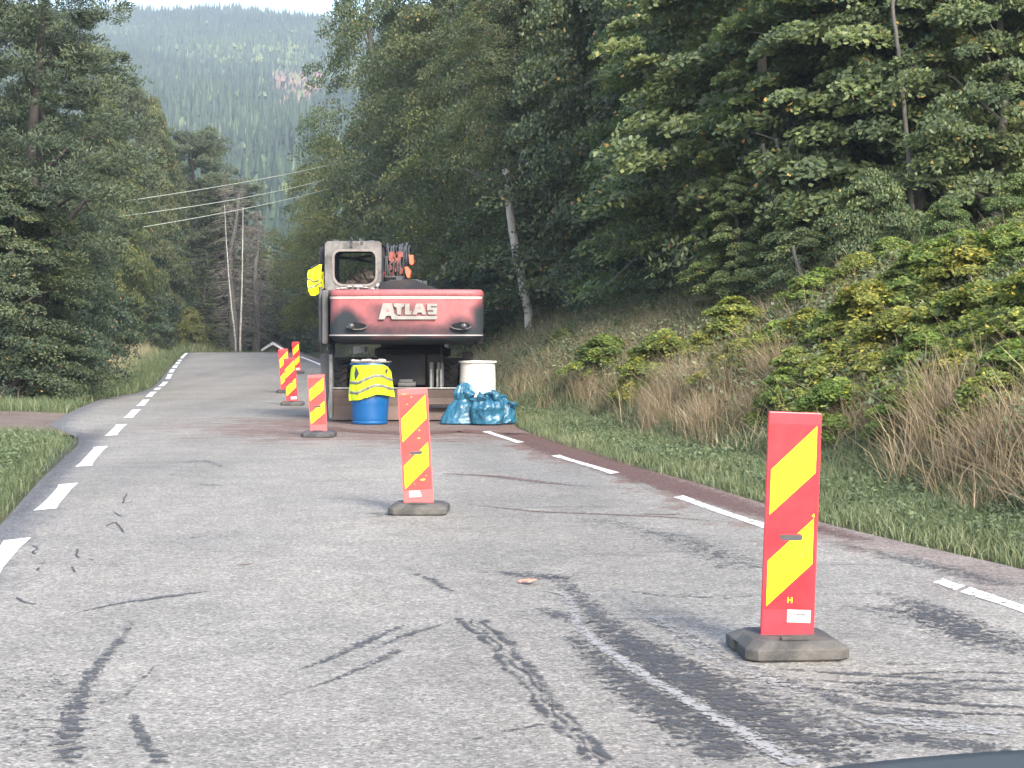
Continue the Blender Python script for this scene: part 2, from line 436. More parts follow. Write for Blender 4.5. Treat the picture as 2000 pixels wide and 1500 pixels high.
mark('scuff_and_shadow', [(1180, 1150, .03, .6), (1300, 1165, .05, .8), (1440, 1170, .05, .8), (1500, 1160, .03, .5)], M_SCUFF_SHADOW)
mark('scuff_and_shadow', [(1600, 1445, .1, .8), (1740, 1440, .14, 1.1), (1870, 1455, .14, 1.1), (2010, 1470, .12, 1)], M_SCUFF_SHADOW)
for k, (y0, y1, w) in enumerate([(1305, 1335, .05), (1325, 1352, .035), (1345, 1385, .05), (1308, 1318, .03), (1375, 1400, .04), (1290, 1300, .02)]):
    mark('scuff_and_shadow', [(1480 + 40 * k, y0, w * .5, .7), (1660 + 20 * k, y0 + 12, w, 1.1), (1860, y1 - 6, w, 1.1), (2030, y1, w * .8, 1)], M_SCUFF_SHADOW)
mark('scuff_and_shadow', [(700, 1280, .015, .6), (800, 1240, .05, 1), (880, 1215, .03, .7), (920, 1208, .015, .4)], M_SCUFF_SHADOW)
mark('scuff_and_shadow', [(545, 1322, .012, .7), (640, 1290, .035, 1), (700, 1262, .06, 1.1), (750, 1238, .05, 1), (800, 1218, .03, .6)], M_SCUFF_SHADOW)
mark('scuff_and_shadow', [(520, 1368, .012, .7), (650, 1332, .03, .9), (740, 1290, .05, 1), (790, 1268, .04, .9)], M_SCUFF_SHADOW)
mark('scuff_and_shadow', [(150, 1198, .02, .8), (240, 1178, .045, 1.15), (330, 1166, .055, 1.3), (430, 1153, .02, .9)], M_SCUFF_SHADOW)
mark('scuff_and_shadow', [(265, 1210, .02, .6), (225, 1262, .045, 1), (175, 1320, .055, 1.05), (145, 1390, .07, 1.05), (130, 1500, .09, 1)], M_SCUFF_SHADOW)
mark('scuff_and_shadow', [(0, 1290, .06, .3), (90, 1320, .3, .55), (120, 1400, .3, .6), (60, 1500, .3, .6)], M_SCUFF_SHADOW, .9)
mark('scuff_and_shadow', [(150, 1385, .015, .7), (240, 1365, .02, .8), (340, 1268, .01, .5)], M_SCUFF_SHADOW)
mark('scuff_and_shadow', [(255, 1390, .03, .9), (275, 1440, .04, 1.1), (320, 1500, .05, 1)], M_SCUFF_SHADOW)
mark('scuff_and_shadow', [(350, 905, .10, .7), (400, 900, .12, .8), (445, 915, .08, .5)], M_SCUFF_SHADOW)
mark('scuff_and_shadow', [(385, 945, .08, .8), (415, 948, .12, .9), (445, 950, .06, .5)], M_SCUFF_SHADOW)
mark('scuff_and_shadow', [(300, 1060, .02, .6), (370, 1052, .05, .9), (420, 1045, .02, .5)], M_SCUFF_SHADOW)
mark('scuff_and_shadow', [(680, 1000, .06, .5), (730, 1003, .16, .9), (770, 1010, .14, .9)], M_SCUFF_SHADOW, .85)  # cast shadow of the faded marker board, painted left of its foot
mark('scuff_and_shadow', [(150, 842, .2, .6), (200, 838, .3, .8), (150, 860, .5, .9), (100, 935, .15, .8), (20, 1020, .12, .7)], M_SCUFF_SHADOW, .9)
mark('scuff_and_shadow', [(800, 1120, .02, .7), (840, 1130, .05, 1), (870, 1150, .05, .9), (890, 1160, .03, .5)], M_SCUFF_SHADOW)
mark('scuff_and_shadow', [(900, 1450, .012, .8), (1010, 1425, .02, .9), (1090, 1412, .03, .9)], M_SCUFF_SHADOW)
mark('scuff_and_shadow', [(770, 1125, .05, .6), (830, 1120, .06, .8), (880, 1125, .03, .5)], M_SCUFF_SHADOW)
mark('scuff_and_shadow', [(1150, 1215, .2, .6), (1300, 1320, .5, .9), (1500, 1420, .6, .98), (1750, 1500, .6, .98)], M_SCUFF_SHADOW)
mark('scuff_and_shadow', [(1560, 1330, .25, .6), (1750, 1350, .4, .9), (2020, 1370, .45, .95)], M_SCUFF_SHADOW)
mark('scuff_and_shadow', [(1620, 1180, .15, .55), (1800, 1200, .35, .85), (2020, 1290, .3, .8)], M_SCUFF_SHADOW)
mark('scuff_and_shadow', [(1150, 1010, .15, .55), (1350, 1060, .35, .78), (1480, 1120, .3, .7)], M_SCUFF_SHADOW)
mark('scuff_and_shadow', [(1620, 1060, .12, .6), (1760, 1090, .22, .8), (1990, 1150, .22, .8)], M_SCUFF_SHADOW)
# crack band, broken into short tarry bits
rs = random.Random(4)
band = [(905, 1210), (950, 1245), (985, 1290), (1030, 1330), (1060, 1375), (1105, 1420), (1150, 1470), (1175, 1500)]
def along(t):
    f = t * (len(band) - 1); i = min(int(f), len(band) - 2); u = f - i
    return band[i][0] * (1 - u) + band[i + 1][0] * u, band[i][1] * (1 - u) + band[i + 1][1] * u
for off, w0, ph in ((-12, .030, 0), (26, .034, 1), (8, .016, 2)):
    pts = []
    for k in range(34):
        x, y = along(k / 33.5); pts.append((x + off + 9 * math.sin(k * 1.9 + ph) + rs.uniform(-9, 9), y + rs.uniform(-5, 5), w0 * rs.uniform(.4, 1.5), rs.uniform(.75, 1.3)))
    mark('crack', pts, M_TAR)
for pts in ([(60, 1065), (75, 1072), (62, 1078), (72, 1085)], [(150, 1072), (148, 1090), (165, 1092)], [(70, 1105), (90, 1098)], [(78, 1110), (72, 1116)], [(143, 1108), (146, 1120)],
            [(28, 1166), (50, 1180), (82, 1183)], [(248, 965), (240, 985), (262, 980)], [(220, 1000), (235, 1010), (255, 1010)], [(205, 1030), (225, 1020), (243, 1043)],
            [(330, 930), (345, 925)], [(185, 1095), (165, 1092)], [(88, 1143), (80, 1146)], [(335, 1268), (352, 1262)]):
    mark('crack', [(x, y, .012, 1.0) for x, y in pts], M_CRACK, 1.1, .010)
# the pale scraped line and lighter areas
mark('pale_scrape', [(1118, 1185, .035, 1), (1128, 1225, .04, 1.1), (1170, 1262, .045, 1.2), (1270, 1330, .045, 1.2), (1390, 1400, .05, 1.2), (1500, 1460, .06, 1.2), (1570, 1505, .07, 1.2)], M_PALE)
mark('pale_scrape', [(1040, 1155, .03, .7), (1100, 1160, .04, .9), (1125, 1190, .04, .9)], M_PALE)
mark('pale_scrape', [(1190, 1150, .03, .7), (1290, 1215, .05, .8), (1400, 1290, .08, .85), (1500, 1330, .10, .85), (1600, 1372, .08, .7)], M_PALE, .8)
mark('pale_scrape', [(1640, 1405, .10, .8), (1760, 1410, .16, .95), (1900, 1430, .14, .95), (2010, 1430, .12, .9)], M_PALE, .9)
mark('pale_scrape', [(870, 880, .5, .5), (1000, 900, .8, .6), (1150, 960, .5, .5)], M_PALE, .9)
# soil dragged over the asphalt
mark('soil_smear', [(540, 832, .05, .7), (610, 833, .22, .8), (690, 842, .4, .9), (800, 848, .5, .9), (900, 842, .45, 1), (1010, 850, .35, 1.1)], M_SOIL)
mark('soil_smear', [(860, 925, .06, .6), (960, 930, .14, .8), (1080, 945, .12, .8), (1160, 952, .05, .5)], M_SOIL)
mark('soil_smear', [(900, 985, .02, .6), (1050, 1000, .05, .8), (1300, 1010, .05, .8), (1400, 1020, .03, .6)], M_SOIL)
mark('soil_smear', [(455, 1106, .012, 1), (475, 1104, .03, 1.3), (500, 1101, .012, 1)], M_SOIL)
mark('soil_smear', [(1000, 845, .3, .8), (1100, 880, .45, .85), (1250, 930, .4, .8), (1400, 975, .3, .75), (1500, 1005, .22, .7), (1700, 1060, .15, .6)], M_SOIL)
mark('soil_smear', [(1240, 1004, .03, .8), (1300, 1006, .06, 1), (1345, 1004, .03, .8)], M_SOIL)

# ---- the far hillside
HK = .5
def hill_z(X, Y):
    return CH + HK * (hill_z0(np.asarray(X, float) / HK, np.asarray(Y, float) / HK) - CH)
def hill_z0(X, Y):
    X = np.asarray(X, float); Y = np.asarray(Y, float)
    t = np.clip((Y - 330) / 2300, 0, 1)
    base = -10 + 470 * (t ** 1.25)
    base = base - .030 * (X + 330) * np.clip((Y - 700) / 1800, 0, 1) * 1.1
    base = base + 9 * hash_noise(X, Y, .011) * np.clip((Y - 380) / 400, 0, 1) + 5 * hash_noise(X, Y, .031) * np.clip((Y - 380) / 400, 0, 1)
    return base - np.clip(Y - 2630, 0, 1e5) * .12
hx = np.arange(-1200, 750, 20.0); hy = np.arange(166, 1800, 20.0)
HX, HY = np.meshgrid(hx, hy); HZ = hill_z(HX, HY); I = np.arange(HX.size).reshape(HX.shape)
F = np.stack([I[:-1, :-1], I[:-1, 1:], I[1:, 1:], I[1:, :-1]], -1).reshape(-1, 4)
m = NT('forest_floor'); m.col(m.ramp(m.noise(.02, 5, .6, m.coords()), [(.3, (.03, .042, .022)), (.7, (.06, .07, .035))])); m.rough(1)
o = link_mesh('hill', np_mesh('hill', np.stack([HX, HY, HZ], -1).reshape(-1, 3), F, smooth=True), m.m); o['kind'] = 'structure'

def leaf_mat(name, stops, trans=.35, rough=.55, objcol=True):
    m = NT(name); at = m.n('Attribute', attribute_name='tint')
    c = m.ramp(at.outputs['Fac'], stops)
    if objcol:
        oi = m.n('ObjectInfo'); c = m.mix(1.0, c, oi.outputs['Color'], 'MULTIPLY')
    m.col(c); m.rough(rough); m.b.inputs['Specular IOR Level'].default_value = .35
    if trans:
        tl = m.n('BsdfTranslucent'); m.l(m.mix(1.0, c, (1.0, 1.1, .6), 'MULTIPLY'), tl.inputs[0]); mx = m.n('MixShader'); mx.inputs[0].default_value = trans
        m.l(m.b.outputs[0], mx.inputs[1]); m.l(tl.outputs[0], mx.inputs[2]); m.l(mx.outputs[0], m.out.inputs[0])
    return m.m
# distant wood: many small firs and a few broadleaf crowns as one mass
def far_wood():
    r = np.random.default_rng(3); n = 30000
    Y = (340 + (2640 - 340) * np.sqrt(r.random(n))) * HK; px = r.uniform(-150, 1000, n); X = (px - 1000) / FPX * Y
    # thin out the nearest rows a little, everything stands on the hill
    Z = hill_z(X, Y) - .3; PX = X / HK; PY = Y / HK
    H = r.uniform(12, 26, n) * HK * (.9 + .25 * hash_noise(PX, PY, .02)); W = H * r.uniform(.11, .17, n)
    patch = hash_noise(PX, PY, .013); broad = (r.random(n) < np.where(patch > .45, .28, .05))
    tx = X / Y; clear = (np.abs(px - 580) < 48) & (np.abs(CH * 0 + HOR - (Z - CH) / Y * FPX - 190) < 30)
    Vs = []; Fs = []; Ts = []; k = 7; off = 0
    ang0 = r.uniform(0, 6.28, n)
    tint = np.clip(.26 + .20 * patch + r.normal(0, .13, n), 0, .6)
    tint = np.where(broad, r.uniform(.62, .82, n), tint); tint = np.where(clear & (r.random(n) < .4), .94, tint)
    H = np.where(broad | clear, H * .62, H)
    # firs: three jagged tiers
    for (z0, z1, w0) in ((.06, .5, 1.0), (.30, .75, .72), (.55, 1.04, .45)):
        s = ~broad; ns = s.sum()
        a = ang0[s][:, None] + np.arange(k) * 2 * np.pi / k + r.normal(0, .12, (ns, k))
        rad = (W[s] * w0)[:, None] * r.uniform(.7, 1.25, (ns, k))
        zz = (Z[s] + H[s] * z0)[:, None] + r.uniform(-.04, .05, (ns, k)) * H[s][:, None]
        ring = np.stack([X[s][:, None] + rad * np.cos(a), Y[s][:, None] + rad * np.sin(a), zz], -1)
        top = np.stack([X[s], Y[s], Z[s] + H[s] * z1], -1)[:, None]
        V = np.concatenate([ring, top], 1).reshape(-1, 3)
        b = off + np.arange(ns)[:, None] * (k + 1); j = np.arange(k)
        Fk = np.stack([b + j, b + (j + 1) % k, np.broadcast_to(b + k, (ns, k))], -1).reshape(-1, 3)
        Vs.append(V); Fs.append(Fk); Ts.append(np.repeat(tint[s], k) + r.normal(0, .05, ns * k)); off += len(V)
    # broadleaf: two stacked rough bells
    s = broad; ns = s.sum()
    for (z0, zm, z1, w0) in ((.1, .5, 1.0, 2.0),):
        a = ang0[s][:, None] + np.arange(k) * 2 * np.pi / k
        for (za, zb, ra) in ((z0, zm, 1.0), (zm, z1, 1.0)):
            rad = (W[s] * w0)[:, None] * r.uniform(.7, 1.15, (ns, k))
            zring = (Z[s] + H[s] * zm)[:, None] + r.uniform(-.08, .08, (ns, k)) * H[s][:, None]
            ring = np.stack([X[s][:, None] + rad * np.cos(a), Y[s][:, None] + rad * np.sin(a), zring], -1)
            tz = Z[s] + H[s] * (z1 if za == zm else z0)
            top = np.stack([X[s], Y[s], tz], -1)[:, None]
            V = np.concatenate([ring, top], 1).reshape(-1, 3)
            b = off + np.arange(ns)[:, None] * (k + 1); j = np.arange(k)
            Fk = np.stack([b + j, b + (j + 1) % k, np.broadcast_to(b + k, (ns, k))], -1).reshape(-1, 3)
            Vs.append(V); Fs.append(Fk); Ts.append(np.repeat(tint[s], k) + r.normal(0, .03, ns * k)); off += len(V)
    return np_mesh('far_wood', np.concatenate(Vs), np.concatenate(Fs), np.clip(np.concatenate(Ts), 0, 1))
M_FAR = leaf_mat('far_foliage', [(0, (.012, .024, .015)), (.35, (.028, .048, .026)), (.58, (.052, .078, .038)), (.75, (.11, .14, .05)), (.86, (.13, .15, .06)), (.93, (.17, .10, .09)), (1, (.20, .115, .105))], 0, .9, False)
o = link_mesh('far_wood', far_wood(), M_FAR)
tag(o, 'dark fir forest covering the hazy mountainside beyond the road', 'forest', kind='stuff')
# ------------------------------------------------------------------ marker boards
def paint_mat(name, c, rough=.38, dirt=.25, scuff=None):
    dirt = min(.8, dirt * 1.7)
    m = NT(name); v = m.coords()
    col = m.mix(m.ramp(m.noise(5, 6, .7, v), [(.45, 0.0), (.8, dirt)]), c, tuple(x * .55 + .06 for x in c))
    if scuff: col = m.mix(m.ramp(m.noise(11, 8, .8, v, .5), [(.66, 0.0), (.69, .8)]), col, scuff)
    m.col(col); m.rough(rough); m.bump(m.noise(60, 3, .5, v), .05, .002)
    return m.m
M_RED = paint_mat('marker_red', (.60, .008, .018)); M_REDB = paint_mat('board_red_plastic', (.64, .022, .036))
M_REDF = paint_mat('faded_marker_red', (.66, .034, .030), .5, .3); M_REDFB = paint_mat('faded_board_plastic', (.70, .085, .085), .5, .2)
M_YEL = paint_mat('marker_yellow', (.80, .68, .002), .35, .06, (.62, .50, .02)); M_YELC = paint_mat('clean_marker_yellow', (.80, .68, .002), .35, .05)
M_RUB = simple('recycled_rubber', (.044, .043, .040), .85, .35, 7, .5, dirt=((.12, .11, .095), .45))
M_RUBD = simple('dark_rubber', (.035, .036, .040), .8, .3, 7, .4, dirt=((.09, .085, .08), .3))
M_STICK = simple('sticker_white', (.42, .40, .38), .5, .05, 9, 0)
M_INK = simple('sticker_ink', (.02, .016, .016), .6, .1, 9, 0); M_ORINK = simple('orange_ink', (.75, .30, .05), .6, .1, 9, 0)
M_SLOT = simple('slot_shadow', (.045, .045, .048), .7, .3, 30, .1)

def poly_plate(bm, pts, y, t=.0012):
    return prism(bm, pts, y - t, y)
def text_mesh(s, size, m, parent, loc, name='lettering', ext=.0006, sx=1.0, rotx=90):
    cu = bpy.data.curves.new('txt', 'FONT'); cu.body = s; cu.size = size; cu.align_x = 'CENTER'; cu.align_y = 'CENTER'; cu.extrude = ext
    cu.offset = size * .02
    t = bpy.data.objects.new('txt', cu); C.objects.link(t); dg = bpy.context.evaluated_depsgraph_get()
    me = bpy.data.meshes.new_from_object(t.evaluated_get(dg)); bpy.data.objects.remove(t); bpy.data.curves.remove(cu)
    me.transform(Matrix.Rotation(math.radians(rotx), 4, 'X') @ Matrix.Diagonal((sx, 1, 1, 1)))
    me.materials.clear()
    return link_mesh(name, me, m, parent, loc)

def base_bm():
    bm = NB()
    def ring(kx, ky, z, notch):
        a, b, c = .243 * kx, .262 * ky, .05
        n = .045 * notch
        pl = [(-a + c, -b), (a - c, -b), (a, -b + c), (a, -.05), (a - n, -.035), (a - n, .035), (a, .05), (a, b - c), (a - c, b), (-a + c, b), (-a, b - c), (-a, .05), (-a + n, .035), (-a + n, -.035), (-a, -.05), (-a, -b + c)]
        return [bm.verts.new((x, y, z * .86)) for x, y in pl]
    rs_ = [ring(.96, .96, 0, 1), ring(1, 1, .012, 1), ring(1, 1, .052, 1), ring(1, 1, .060, .1), ring(.985, .985, .068, 0), ring(.80, .80, .098, 0), ring(.77, .77, .101, 0)]
    for r0, r1 in zip(rs_, rs_[1:]):
        for k in range(16): bm.faces.new((r0[k], r0[(k + 1) % 16], r1[(k + 1) % 16], r1[k]))
    bm.faces.new(rs_[0][::-1]); bm.faces.new(rs_[-1])
    return bm
def marker(px, d, lean, yaw, label, H=1.05, faded=False, sticker=None, letter=False, plate_rub=M_RUB, W=.25, basey=0, sheet=True, z=None):
    X = (px - 1000) / FPX * d
    t = thing('marker_board', label, 'traffic marker', (X, d, (float(zr(d)) + .002) if z is None else z), 'marker boards closing off the right lane', math.radians(basey))
    obj('base', base_bm(), plate_rub, t)
    bm = NB(); box(bm, -.085, .085, -.0, .0 + .001, .0, .001); bm.free()
    bm = NB(); box(bm, -.07, .07, -.20, -.165, .088, .1035, .004); obj('grip_ridge', bm, plate_rub, t)
    body, sh = (M_REDFB, M_REDF) if faded else (M_REDB, M_RED)
    z0 = .078; th = .016
    bm = NB(); box(bm, -W / 2, W / 2, -th, th, z0, z0 + H, .005, 2)
    board = obj('board', bm, body, t)
    board.rotation_euler = (0, math.radians(lean), math.radians(yaw - basey))
    k = H / 1.05
    def pt(u, v): return ((u - .5) * W, z0 + H - v * k)
    if sheet:
        bm = NB(); poly_plate(bm, [pt(.035, .055), pt(.965, .055), pt(.965, .925), pt(.035, .925)], -th - .0005); obj('red_sheeting', bm, sh, board)
    ym = M_YEL
    for a, b, c, e in ((.061, .280, .272, .484), (.495, .708, .70, .913)):
        bm = NB(); poly_plate(bm, [pt(.075, c), pt(.915, a), pt(.915, b), pt(.075, e)], -th - .002)
        obj('yellow_stripe', bm, ym, board)
    bm = NB(); w_, c_ = .054, pt(.5, .585)
    pts = []
    for i in range(16):
        a = 2 * math.pi * i / 16; pts.append((c_[0] + math.copysign(w_ - .017, math.cos(a)) + .017 * math.cos(a), c_[1] + .0165 * math.sin(a)))
    poly_plate(bm, pts, -th - .0035, .001); obj('hand_slot', bm, M_SLOT, board)
    bm = NB(); box(bm, c_[0] - w_ + .006, c_[0] + w_ - .006, -th - .0062, -th - .0046, c_[1] + .011, c_[1] + .0155); obj('slot_lip', bm, body, board)
    if letter:
        text_mesh('H', .036, M_YELC, board, (pt(.52, 0)[0], -th - .003, pt(0, .882)[1]))
        text_mesh('4', .026, M_YELC, board, (pt(.90, 0)[0], -th - .003, pt(0, .483)[1]))
        for (u, v, r_) in ((.76, .62, .004), (.79, .64, .005), (.72, .665, .006), (.78, .67, .003), (.46, .70, .003), (.62, .735, .005), (.5, .72, .002), (.69, .675, .003)):
            bm = NB(); c2 = pt(u, v)
            rr_ = random.Random(int(u * 99)); pts = [(c2[0] + r_ * (1 + rr_.uniform(-.4, .4)) * math.cos(a * .785), c2[1] + r_ * (1 + rr_.uniform(-.4, .4)) * math.sin(a * .785)) for a in range(8)]
            poly_plate(bm, pts, -th - .0036, .0003); obj('chip', bm, M_SCR, board)
    if sticker:
        u0, u1, v0, v1 = sticker[:4]
        a, b = pt(u0, v0), pt(u1, v1)
        bm = NB()
        if len(sticker) > 4 and sticker[4] == 'torn': pl = [(a[0], a[1]), (b[0] - .018, a[1]), (b[0], b[1] + .006), (b[0] - .01, b[1]), (a[0], b[1])]
        else: pl = [(a[0], a[1]), (b[0], a[1]), (b[0], b[1]), (a[0], b[1])]
        poly_plate(bm, pl, -th - .0032, .0006); st = obj('sticker', bm, M_STICK, board)
        if len(sticker) > 4 and sticker[4] == 'text':
            cx, cz = (a[0] + b[0]) / 2, (a[1] + b[1]) / 2
            text_mesh('EUROSKILT', .0135, M_INK, st, (cx + .010, -th - .0045, cz + .008), 'print', .0002, .95)
            bm = NB(); box(bm, cx - .024, cx + .050, -th - .0048, -th - .0042, cz - .0026, cz - .0014); obj('print_line', bm, M_INK, st)
            bm = NB()
            for q in range(3):
                ang = 2.1 + q * 2.09; box(bm, cx - .041 + .006 * math.cos(ang) - .004, cx - .041 + .006 * math.cos(ang) + .004, -th - .0048, -th - .0042, cz + .003 + .008 * math.sin(ang) - .0035, cz + .003 + .008 * math.sin(ang) + .0035, M=None)
            obj('emblem', bm, M_ORINK, st)
        else:
            bm = NB(); box(bm, a[0] + .008, a[0] + .026, -th - .0048, -th - .0042, b[1] + .010, a[1] - .008); obj('print', bm, simple('pale_blue_ink', (.35, .42, .6), .6, .1, 9, 0), st)
    return t
M_SCR = simple('yellow_scratch', (.55, .43, .03), .6, .2, 30, 0)
marker(1535.5, 8.42, 2.15, 2.0, 'nearest and largest red and yellow marker board, on a worn grey foot at the right', letter=True, sticker=(.475, .92, .925, .985, 'text'), basey=5)
t2 = marker(819, 15.05, -3.2, 2.0, 'faded scratched marker board with a torn white sticker, in front between the two barrels', H=.965, faded=True, sticker=(.20, .62, .93, .99, 'torn'), basey=-2, W=.252)
bd_ = [o_ for o_ in t2.children if o_.name.startswith('board')][0]
M_CUT = simple('dark_scratch', (.10, .05, .03), .7, .3, 30, 0); M_RUBY = simple('yellow_rub', (.80, .42, .04), .6, .25, 40, 0)
def bp(u, v): return ((u - .5) * .252, .078 + .965 - v * .965 / 1.05 * 1.0)
for p0, p1, p2 in (((.44, .165), (.7, .145), (.93, .125)), ((.50, .668), (.72, .66), (.93, .655)), ((.92, .10), (.925, .18), (.95, .25))):
    bm = NB(); q = [bp(*p0), bp(*p1), bp(*p2)]; prism(bm, [q[0], (q[1][0], q[1][1] - .0022), q[2], (q[1][0], q[1][1] + .0022)], -.0193, -.0185); obj('scratch', bm, M_CUT, bd_)
for u_, v_, a_, b_ in ((.45, .075, .010, .006), (.66, .385, .010, .006), (.62, .455, .012, .005), (.68, .835, .022, .008), (.30, .14, .008, .004), (.8, .80, .008, .003), (.22, .045, .022, .003), (.40, .87, .006, .003), (.30, .60, .005, .003)):
    bm = NB(); c_ = bp(u_, v_); rq = random.Random(int(u_ * 100)); prism(bm, [(c_[0] + a_ * rq.uniform(.6, 1.2) * math.cos(k * .785), c_[1] + b_ * rq.uniform(.6, 1.3) * math.sin(k * .785)) for k in range(8)], -.0193, -.0185); obj('worn_patch', bm, M_RUBY, bd_)
marker(623, 26.35, -2.6, 0, 'short pinkish red and yellow marker board standing just left of the blue barrel', H=.83, faded=True, basey=0, plate_rub=M_RUBD)
marker(571.5, 38.2, -4.2, 3, 'foremost of the three marker boards bunched left of the excavator, with a white sticker', H=.93, sticker=(.4, .92, .93, 1.0), basey=3)
marker(558.5, 46.4, -3.8, 8, 'dark red marker board half hidden behind the foremost board of the far bunch', H=1.06, basey=8, plate_rub=M_RUBD)
marker(580.5, 62.3, -3.2, 0, 'farthest and smallest red and yellow marker board, right edge of the bunch beyond the excavator', H=1.02, basey=4, sticker=(.35, .95, .93, 1.02), plate_rub=M_RUBD)

# ------------------------------------------------------------------ excavator
def soot_mat(name, paint, soot, nscale=3.0, rough=.62):
    m = NT(name); v = m.coords(); at = m.n('Attribute', attribute_name='soot')
    n = m.noise(nscale, 8, .72, v); n2 = m.noise(22, 5, .7, v)
    s = m.math('ADD', at.outputs['Fac'], m.math('MULTIPLY', m.math('SUBTRACT', n, .5), .9))
    s = m.math('ADD', s, m.math('MULTIPLY', m.math('SUBTRACT', n2, .5), .22))
    pc = m.ramp(m.noise(5, 6, .7, v), [(.3, tuple(x * .85 for x in paint)), (.7, tuple(min(1, x * 1.12) for x in paint))])
    pc = m.mix(m.ramp(n2, [(.45, 0.0), (.75, .35)]), pc, tuple(min(1, x * .8 + .12) for x in paint))
    c = m.mix(m.ramp(s, [(.05, 0.0), (.5, .62), (1.0, 1.0)]), pc, soot)
    m.col(c); m.rough(m.ramp(s, [(.2, rough - .12), (.8, .9)])); m.bump(m.noise(30, 6, .6, v), .12, .004)
    m.b.inputs['Specular IOR Level'].default_value = .3
    return m.m
M_BODY = soot_mat('scorched_red_paint', (.285, .080, .084), (.018, .024, .028))
M_BURNT = simple('burnt_steel', (.017, .019, .023), .85, .4, 4, .3, dirt=((.045, .036, .032), .3), spec=.25)
M_RECESS_SHADE = simple('recess_shade_black', (.010, .011, .013), .9, .3, 4, .2, spec=.15)  # flat black that paints the shade inside the lamp recesses
M_BURNTG = simple('burnt_grey_steel', (.075, .078, .082), .75, .4, 4, .3, dirt=((.12, .10, .085), .4))
def cab_mat():
    m = NT('burnt_cab_paint'); v = m.coords()
    n = m.noise(3.2, 8, .72, v, .3); n2 = m.noise(9, 6, .75, m.coords((1.6, 1.6, .5)))
    c = m.ramp(n, [(.28, (.028, .026, .025)), (.42, (.078, .075, .072)), (.60, (.155, .150, .142)), (.75, (.09, .072, .062))])
    c = m.mix(m.ramp(n2, [(.54, 0.0), (.66, .85)]), c, (.10, .085, .078))
    c = m.mix(m.ramp(m.noise(16, 5, .7, v), [(.60, 0.0), (.70, .6)]), c, (.26, .16, .11))
    m.col(c); m.rough(.8); m.bump(n2, .3, .01); return m.m
M_CAB = cab_mat()
M_STRIPE = simple('cream_stripe', (.42, .33, .29), .6, .22, 5, .05, dirt=((.40, .25, .22), .25))
M_STRIPED = simple('sooty_stripe', (.26, .24, .235), .65, .4, 2, .05)
M_LETTER = simple('letter_plate', (.21, .203, .185), .55, .18, 5, .05, dirt=((.14, .13, .12), .4))
M_TYRE = simple('tyre_rubber', (.028, .029, .031), .85, .35, 6, .4, dirt=((.075, .065, .055), .4))
M_BLADE = simple('dusty_blade', (.105, .075, .062), .85, .4, 2.2, .4, dirt=((.075, .055, .050), .55))
M_BLADEG = simple('grey_blade_steel', (.13, .135, .135), .7, .35, 4, .3, dirt=((.055, .055, .058), .4))
M_CHROME = simple('scorched_chrome', (.22, .22, .21), .38, .35, 9, .1, metal=.7)
M_ORANGE = simple('scorched_orange_paint', (.62, .10, .045), .55, .2, 9, .2)
M_ROAST = simple('heat_pinked_castings', (.20, .055, .042), .75, .6, 14, .6, dirt=((.05, .035, .035), .55))
M_HOSE = simple('charred_hose', (.035, .040, .047), .75, .4, 12, .4)
M_LAMP = simple('dirty_lamp_glass', (.045, .047, .05), .3, .4, 18, .2)
M_ASH = simple('white_ash', (.36, .355, .34), .9, .25, 20, .6, dirt=((.25, .22, .2), .3))
M_BEIGE = simple('scorched_tank', (.34, .31, .28), .75, .3, 4, .2, dirt=((.14, .12, .11), .3))

EX = (-1.85, 32.6, 0)
ex = thing('excavator', 'burnt-out red wheeled excavator with a glassless cab, parked in the right lane', 'excavator', EX); ex['_w'] = 1
def XZ(px, py, d): p = P(px, py, d); return p.x, p.z

# counterweight: loft of superelliptic plan outlines
dC = 30.2
xl, _ = XZ(641, 600, dC); xr, _ = XZ(941, 600, dC); xc = (xl + xr) / 2; hw = (xr - xl) / 2
zt = XZ(0, 565, dC)[1]; zb = XZ(0, 673, dC)[1]
def cw_outline(h, yrear, n=120, rc=.22, front=31.7):
    """half width h, rear face y; returns points from front-left round the back to front-right"""
    pts = []; L = [(xc - h, front), (xc - h, yrear + rc + .10)]
    for i in range(9):
        a = math.pi + (math.pi / 2) * i / 8; pts.append((xc - h + rc + rc * math.cos(a), yrear + .10 + rc + rc * math.sin(a)))
    m_ = 60
    for i in range(1, m_):
        t = -1 + 2 * i / m_; pts.append((xc + (h - rc) * t, yrear + .10 * t * t))
    for i in range(9):
        a = 1.5 * math.pi + (math.pi / 2) * i / 8; pts.append((xc + h - rc + rc * math.cos(a), yrear + .10 + rc + rc * math.sin(a)))
    return L + pts + [(xc + h, front - .001)]
def zz(py): return XZ(0, py, dC)[1]
levels = [(zb - .0, hw - .26, dC + .45), (zz(672.3), hw - .17, dC + .26), (zz(669), hw - .10, dC + .14), (zz(664), hw - .045, dC + .055), (zz(659), hw - .012, dC + .012), (zz(656), hw, dC)]
for py in np.arange(653, 578, -2.2): levels.append((zz(py), hw, dC + .015))
levels += [(zz(577.6), hw + .012, dC - .004), (zz(575), hw + .016, dC - .012), (zz(570), hw + .014, dC - .010), (zz(567), hw + .006, dC + .004), (zz(565), hw - .02, dC + .04), (zz(564.6), hw - .1, dC + .14)]
bm = NB(); rings = []
for z, h, yr in levels: rings.append([bm.verts.new((x, y, z)) for x, y in cw_outline(h, yr)])
for r0, r1 in zip(rings, rings[1:]):
    for k in range(len(r0) - 1): bm.faces.new((r0[k], r0[k + 1], r1[k + 1], r1[k]))
bm.faces.new(rings[0][::-1]); bm.faces.new(rings[-1])
cw = obj('counterweight', bm, M_BODY, ex, smooth='auto')
